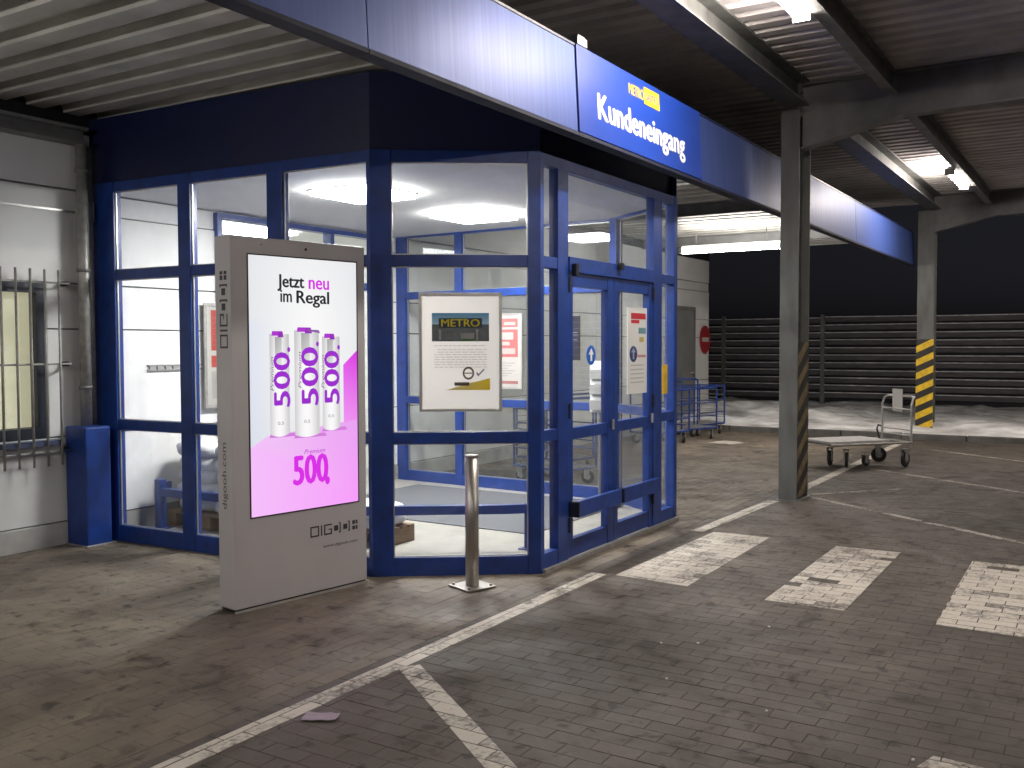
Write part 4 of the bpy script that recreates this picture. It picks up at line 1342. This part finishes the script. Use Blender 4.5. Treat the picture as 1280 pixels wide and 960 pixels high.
for P in ([(-.014, -.045), (.014, -.045), (.014, .005), (-.014, .005)], [(-.042, .005), (.042, .005), (0, .052)]):
    q.prism(P, 0.0035, 0.005, MFs @ Matrix.Rotation(math.pi / 2, 4, 'X'))
q.build('arrow', WHITE, st)
bd = empty('dark_info_board', (0, 0, 0), 0, 'dark blue information board seen deep behind the left door glass', 'notice board')
def dark_board(m, F, W_, H_, M):
    rect(m, F, 0, 0, 1, 1, (0.018, 0.022, 0.05))
    for y_, c in ((0.62, 0.35), (0.45, 0.30), (0.56, 0.2)):
        rect(m, F, 0.15, y_, 0.9, y_ + .02, (c, c, c * 1.1), 2)
sheet(bd, MRi @ Matrix.Translation((0.62, 0, 0)) @ Matrix.Diagonal((-1, 1, 1, 1)), 0.04, 0.25, 1.44, 1.90, dark_board, 0.012, BLACK)
wb = empty('leaflet_stand', (0, 0, 0), 0, 'white leaflet stand on the mat behind the left door', 'stand')
MB().tube([(8.43, 4.23, 0.04), (8.43, 4.23, 0.94)], 0.02, 10).build('pole', STEEL, wb)
MB().box(8.40, 8.46, 4.13, 4.33, 0.94, 1.44).build('panel', WHITE, wb, 0.005)
MB().box(8.28, 8.58, 4.06, 4.40, 0.0185, 0.04).build('foot', STEEL, wb, 0.004)
for k in range(3): MB().box(8.36, 8.398, 4.145, 4.315, 0.97 + k * .15, 1.06 + k * .15).build('pocket', SILVER, wb)
ys_ = tag(MB().box(7.98, 8.10, 3.392, 3.3945, 1.16, 1.42).build('warning_sticker', YELLOW), 'yellow sticker on the narrow glass right of the doors', 'sticker')

# ------------------------------------------------------------------ no-entry sign on the far wall
ne = empty('no_entry_sign', (19.12, 7.18, 1.70), 0, 'round red no entry sign on the far end of the white wall', 'sign')
RX = Matrix.Rotation(math.pi / 2, 4, 'X')
MB().prism([(0.29 * math.cos(2 * math.pi * k / 32), 0.29 * math.sin(2 * math.pi * k / 32)) for k in range(32)], 0.0, 0.012, RX).build('disc', REDM, ne)
MB().box(-.19, .19, -.0145, -.0125, -.045, .045).build('bar', mat('dull_white_bar', (0.55, 0.50, 0.48), 0.5), ne)
MB().box(-.03, .03, 0.0005, 0.02, -.2, .2).build('bracket', ZINC, ne)

# ------------------------------------------------------------------ fence behind the snow
FX = 24.0
fe = empty('slat_fence', (FX, 0, 0), 0, 'dark horizontal slat fence with thin pale edges behind the snow', 'fence')
slat = MB().box(-.012, .012, 0.03, 2.47, -.062, .050).build('slat', FENCEM, fe, 0.003)
lip = MB().box(-.032, .018, 0.03, 2.47, .052, .070).build('ledge', SILL, slat)
first = True
yk = -9.0
while yk < 16:
    o = MB().box(FX - .05, FX + .05, yk - .05, yk + .05, -0.1, 2.32).build('post', STEEL, fe, 0.004)
    o.matrix_parent_inverse = Matrix.Translation((-FX, 0, 0))
    for k in range(11):
        if first:
            s, l = slat, lip; first = False
        else:
            s = slat.copy(); COL.objects.link(s); s.parent = fe
            l = lip.copy(); COL.objects.link(l); l.parent = s
        s.location = (rnd.uniform(-.004, .004), yk, 0.36 + k * 0.182 + rnd.uniform(-.012, .012))
        s.rotation_euler = (rnd.uniform(-.004, .004), rnd.uniform(-.12, .12), 0)
    yk += 2.5
o = MB().box(.06, .10, -9, 16, 0.2, 2.28).build('backing_sheet', mat('dark_screen_mesh', (0.022, 0.022, 0.028), 0.9), fe)

# ------------------------------------------------------------------ trolleys
def wheel(parent, x, y, r, rot, nm='caster'):
    e = bpy.data.objects.new(nm, None); COL.objects.link(e); e.parent = parent; e.location = (x, y, 0); e.rotation_euler = (0, 0, rot)
    MB().tube([(0, -.018, r), (0, -.014, r), (0, .014, r), (0, .018, r)], [r * .9, r, r, r * .9], 20).build('tyre', RUBBER, e)
    MB().tube([(0, -.021, r), (0, .021, r)], r * .45, 12).build('hub', ZINC, e)
    MB().box(-.02, .045, -.034, -.024, r * .8, r * 2.25).box(-.02, .045, .024, .034, r * .8, r * 2.25).box(-.05, .05, -.04, .04, r * 2.25, r * 2.25 + .01).build('fork', ZINC, e)
    return e
ft = empty('flat_trolley', (13.57, 2.42, 0.002), math.radians(140), 'bare metal flat trolley with push handle and card behind the near column', 'trolley')
for (x, y, rr, a) in ((0.08, 0.27, .1, .4), (0.06, -0.27, .1, -.5), (0.86, 0.10, .1, .9), (0.92, -0.16, .1, .7), (0.52, 0.05, .06, .2)):
    wheel(ft, x, y, rr, a)
q = MB()
for s in (-.3, .3): q.tube([(0, s, .315), (1.25, s, .315)], 0.016, 8)
for x in (0.02, 0.42, 0.82, 1.2): q.tube([(x, -.3, .315), (x, .3, .315)], 0.014, 8)
q.build('chassis', ZINC, ft)
MB().box(0.34, 1.25, -.285, .285, .335, .360).build('deck', mat('pale_deck_board', (0.55, 0.53, 0.52), 0.5, nz=.2), ft, 0.004)
q = MB()
for s in (-.28, .28): q.tube([(0, s, .24), (0, s, .80), (-.03, s * .98, .88), (-.07, s * .9, .905)], 0.015, 8)
q.tube([(-.07, -.25, .905), (-.07, .25, .905)], 0.015, 8)
for z in (.40, .47, .74): q.tube([(0, -.28, z), (0, .28, z)], 0.011, 8)
q.build('handle', SILVER, ft)
MB().box(-.02, -.012, -.10, .09, .70, 1.00).build('card', mat('white_card', (0.6, 0.57, 0.55), 0.6), ft)
q = MB().tube([(.04, -.28, .315), (.08, -.29, .45), (.05, -.30, .50), (-.02, -.30, .48)], 0.012, 8); q.build('hoop', BLACK, ft)

def blue_trolley(x, y, rot, label):
    e = empty('cash_and_carry_trolley', (x, y, 0.002), rot, label, 'trolley', 'blue trolleys parked along the store wall')
    for (a, b) in ((.08, .22), (.08, -.22), (.72, .22), (.72, -.22)): wheel(e, a, b, .075, rnd.uniform(-1, 1))
    q = MB()
    for s in (-.27, .27):
        q.tube([(0, s, .19), (.8, s, .19)], .014, 8)
        q.tube([(0, s, .19), (0, s, .98)], .014, 8); q.tube([(.8, s, .19), (.8, s, .86)], .014, 8)
        for z in (.40, .62): q.tube([(0, s, z), (.8, s, z)], .009, 6)
        q.tube([(0, s, .86), (.8, s, .86)], .011, 8)
    for x_ in (0, .8): q.tube([(x_, -.27, .19), (x_, .27, .19)], .014, 8)
    q.tube([(.8, -.27, .86), (.8, .27, .86)], .012, 8)
    q.build('frame', BLUE, e)
    q = MB().tube([(-.0, -.27, .98), (-.06, -.27, 1.0), (-.06, .27, 1.0), (0, .27, .98)], .016, 8); q.build('push_handle', BLUE, e)
    q = MB()
    for k in range(9): q.tube([(k * .1, -.27, .205), (k * .1, .27, .205)], .006, 6)
    for z in (.30, .40, .50, .60, .70): q.tube([(.8, -.27, z), (.8, .27, z)], .006, 6)
    q.build('grid', ZINC, e)
    return e
blue_trolley(14.15, 6.35, math.radians(-20), 'blue trolley nearest the vestibule in the row by the wall')
blue_trolley(15.05, 6.25, math.radians(-25), 'middle blue trolley of the row by the wall')
blue_trolley(15.95, 6.35, math.radians(-15), 'blue trolley farthest back beside the snow')

blue_trolley(9.65, 5.10, math.radians(75), 'blue trolley seen through the slanted glass, just outside the far glass side')
blue_trolley(10.5, 5.55, math.radians(80), 'blue trolley seen through the doors behind the far glass side')
# ------------------------------------------------------------------ litter on the paving
lp = MB()
nn = 7
for j in range(nn + 1):
    for i in range(nn + 1):
        u, v = i / nn - .5, j / nn - .5
        lp.v.append((u * .15, v * .085, 0.004 + 0.006 * (noise.noise(Vector((u * 5, v * 5, 1.7))) + 0.6) + 0.010 * u * u))
for j in range(nn):
    for i in range(nn):
        a = j * (nn + 1) + i
        lp.f.append((a, a + 1, a + nn + 2, a + nn + 1)); lp.c.append(None)
o = lp.build('crumpled_paper', PINK, smooth=True)
o.location = (3.03, 2.855, 0.002); o.rotation_euler = (0, 0, math.radians(-62))
tag(o, 'small flat lilac paper lying beside the foreground edge line', 'litter')
bits = [(4.75, 2.02), (4.85, 1.85), (4.25, 1.78), (4.10, 1.25), (5.35, 1.62), (3.9, 0.62)]
where = ['between the edge line and the crosswalk', 'a hand further right between edge line and crosswalk', 'in the middle of the dark road', 'lonely on the road towards the right', 'just below the middle crosswalk stripe', 'near the bottom right corner', 'left of the slanted bay line', 'close beside the slanted bay line', 'on the sidewalk at the bottom left', 'on the sidewalk left of the totem']
for (bx_, by_), wtxt in zip(bits, where):
    q = MB()
    pts_ = []
    for k in range(7):
        a = 2 * math.pi * k / 7
        pts_.append((math.cos(a) * rnd.uniform(.004, .009), math.sin(a) * rnd.uniform(.004, .008)))
    q.prism(pts_, 0.0, rnd.uniform(.004, .008))
    o = q.build('snow_crumb', WHITE)
    o.location = (bx_, by_, 0.002)
    tag(o, 'tiny white crumb ' + wtxt, 'litter', 'white crumbs scattered on the paving')
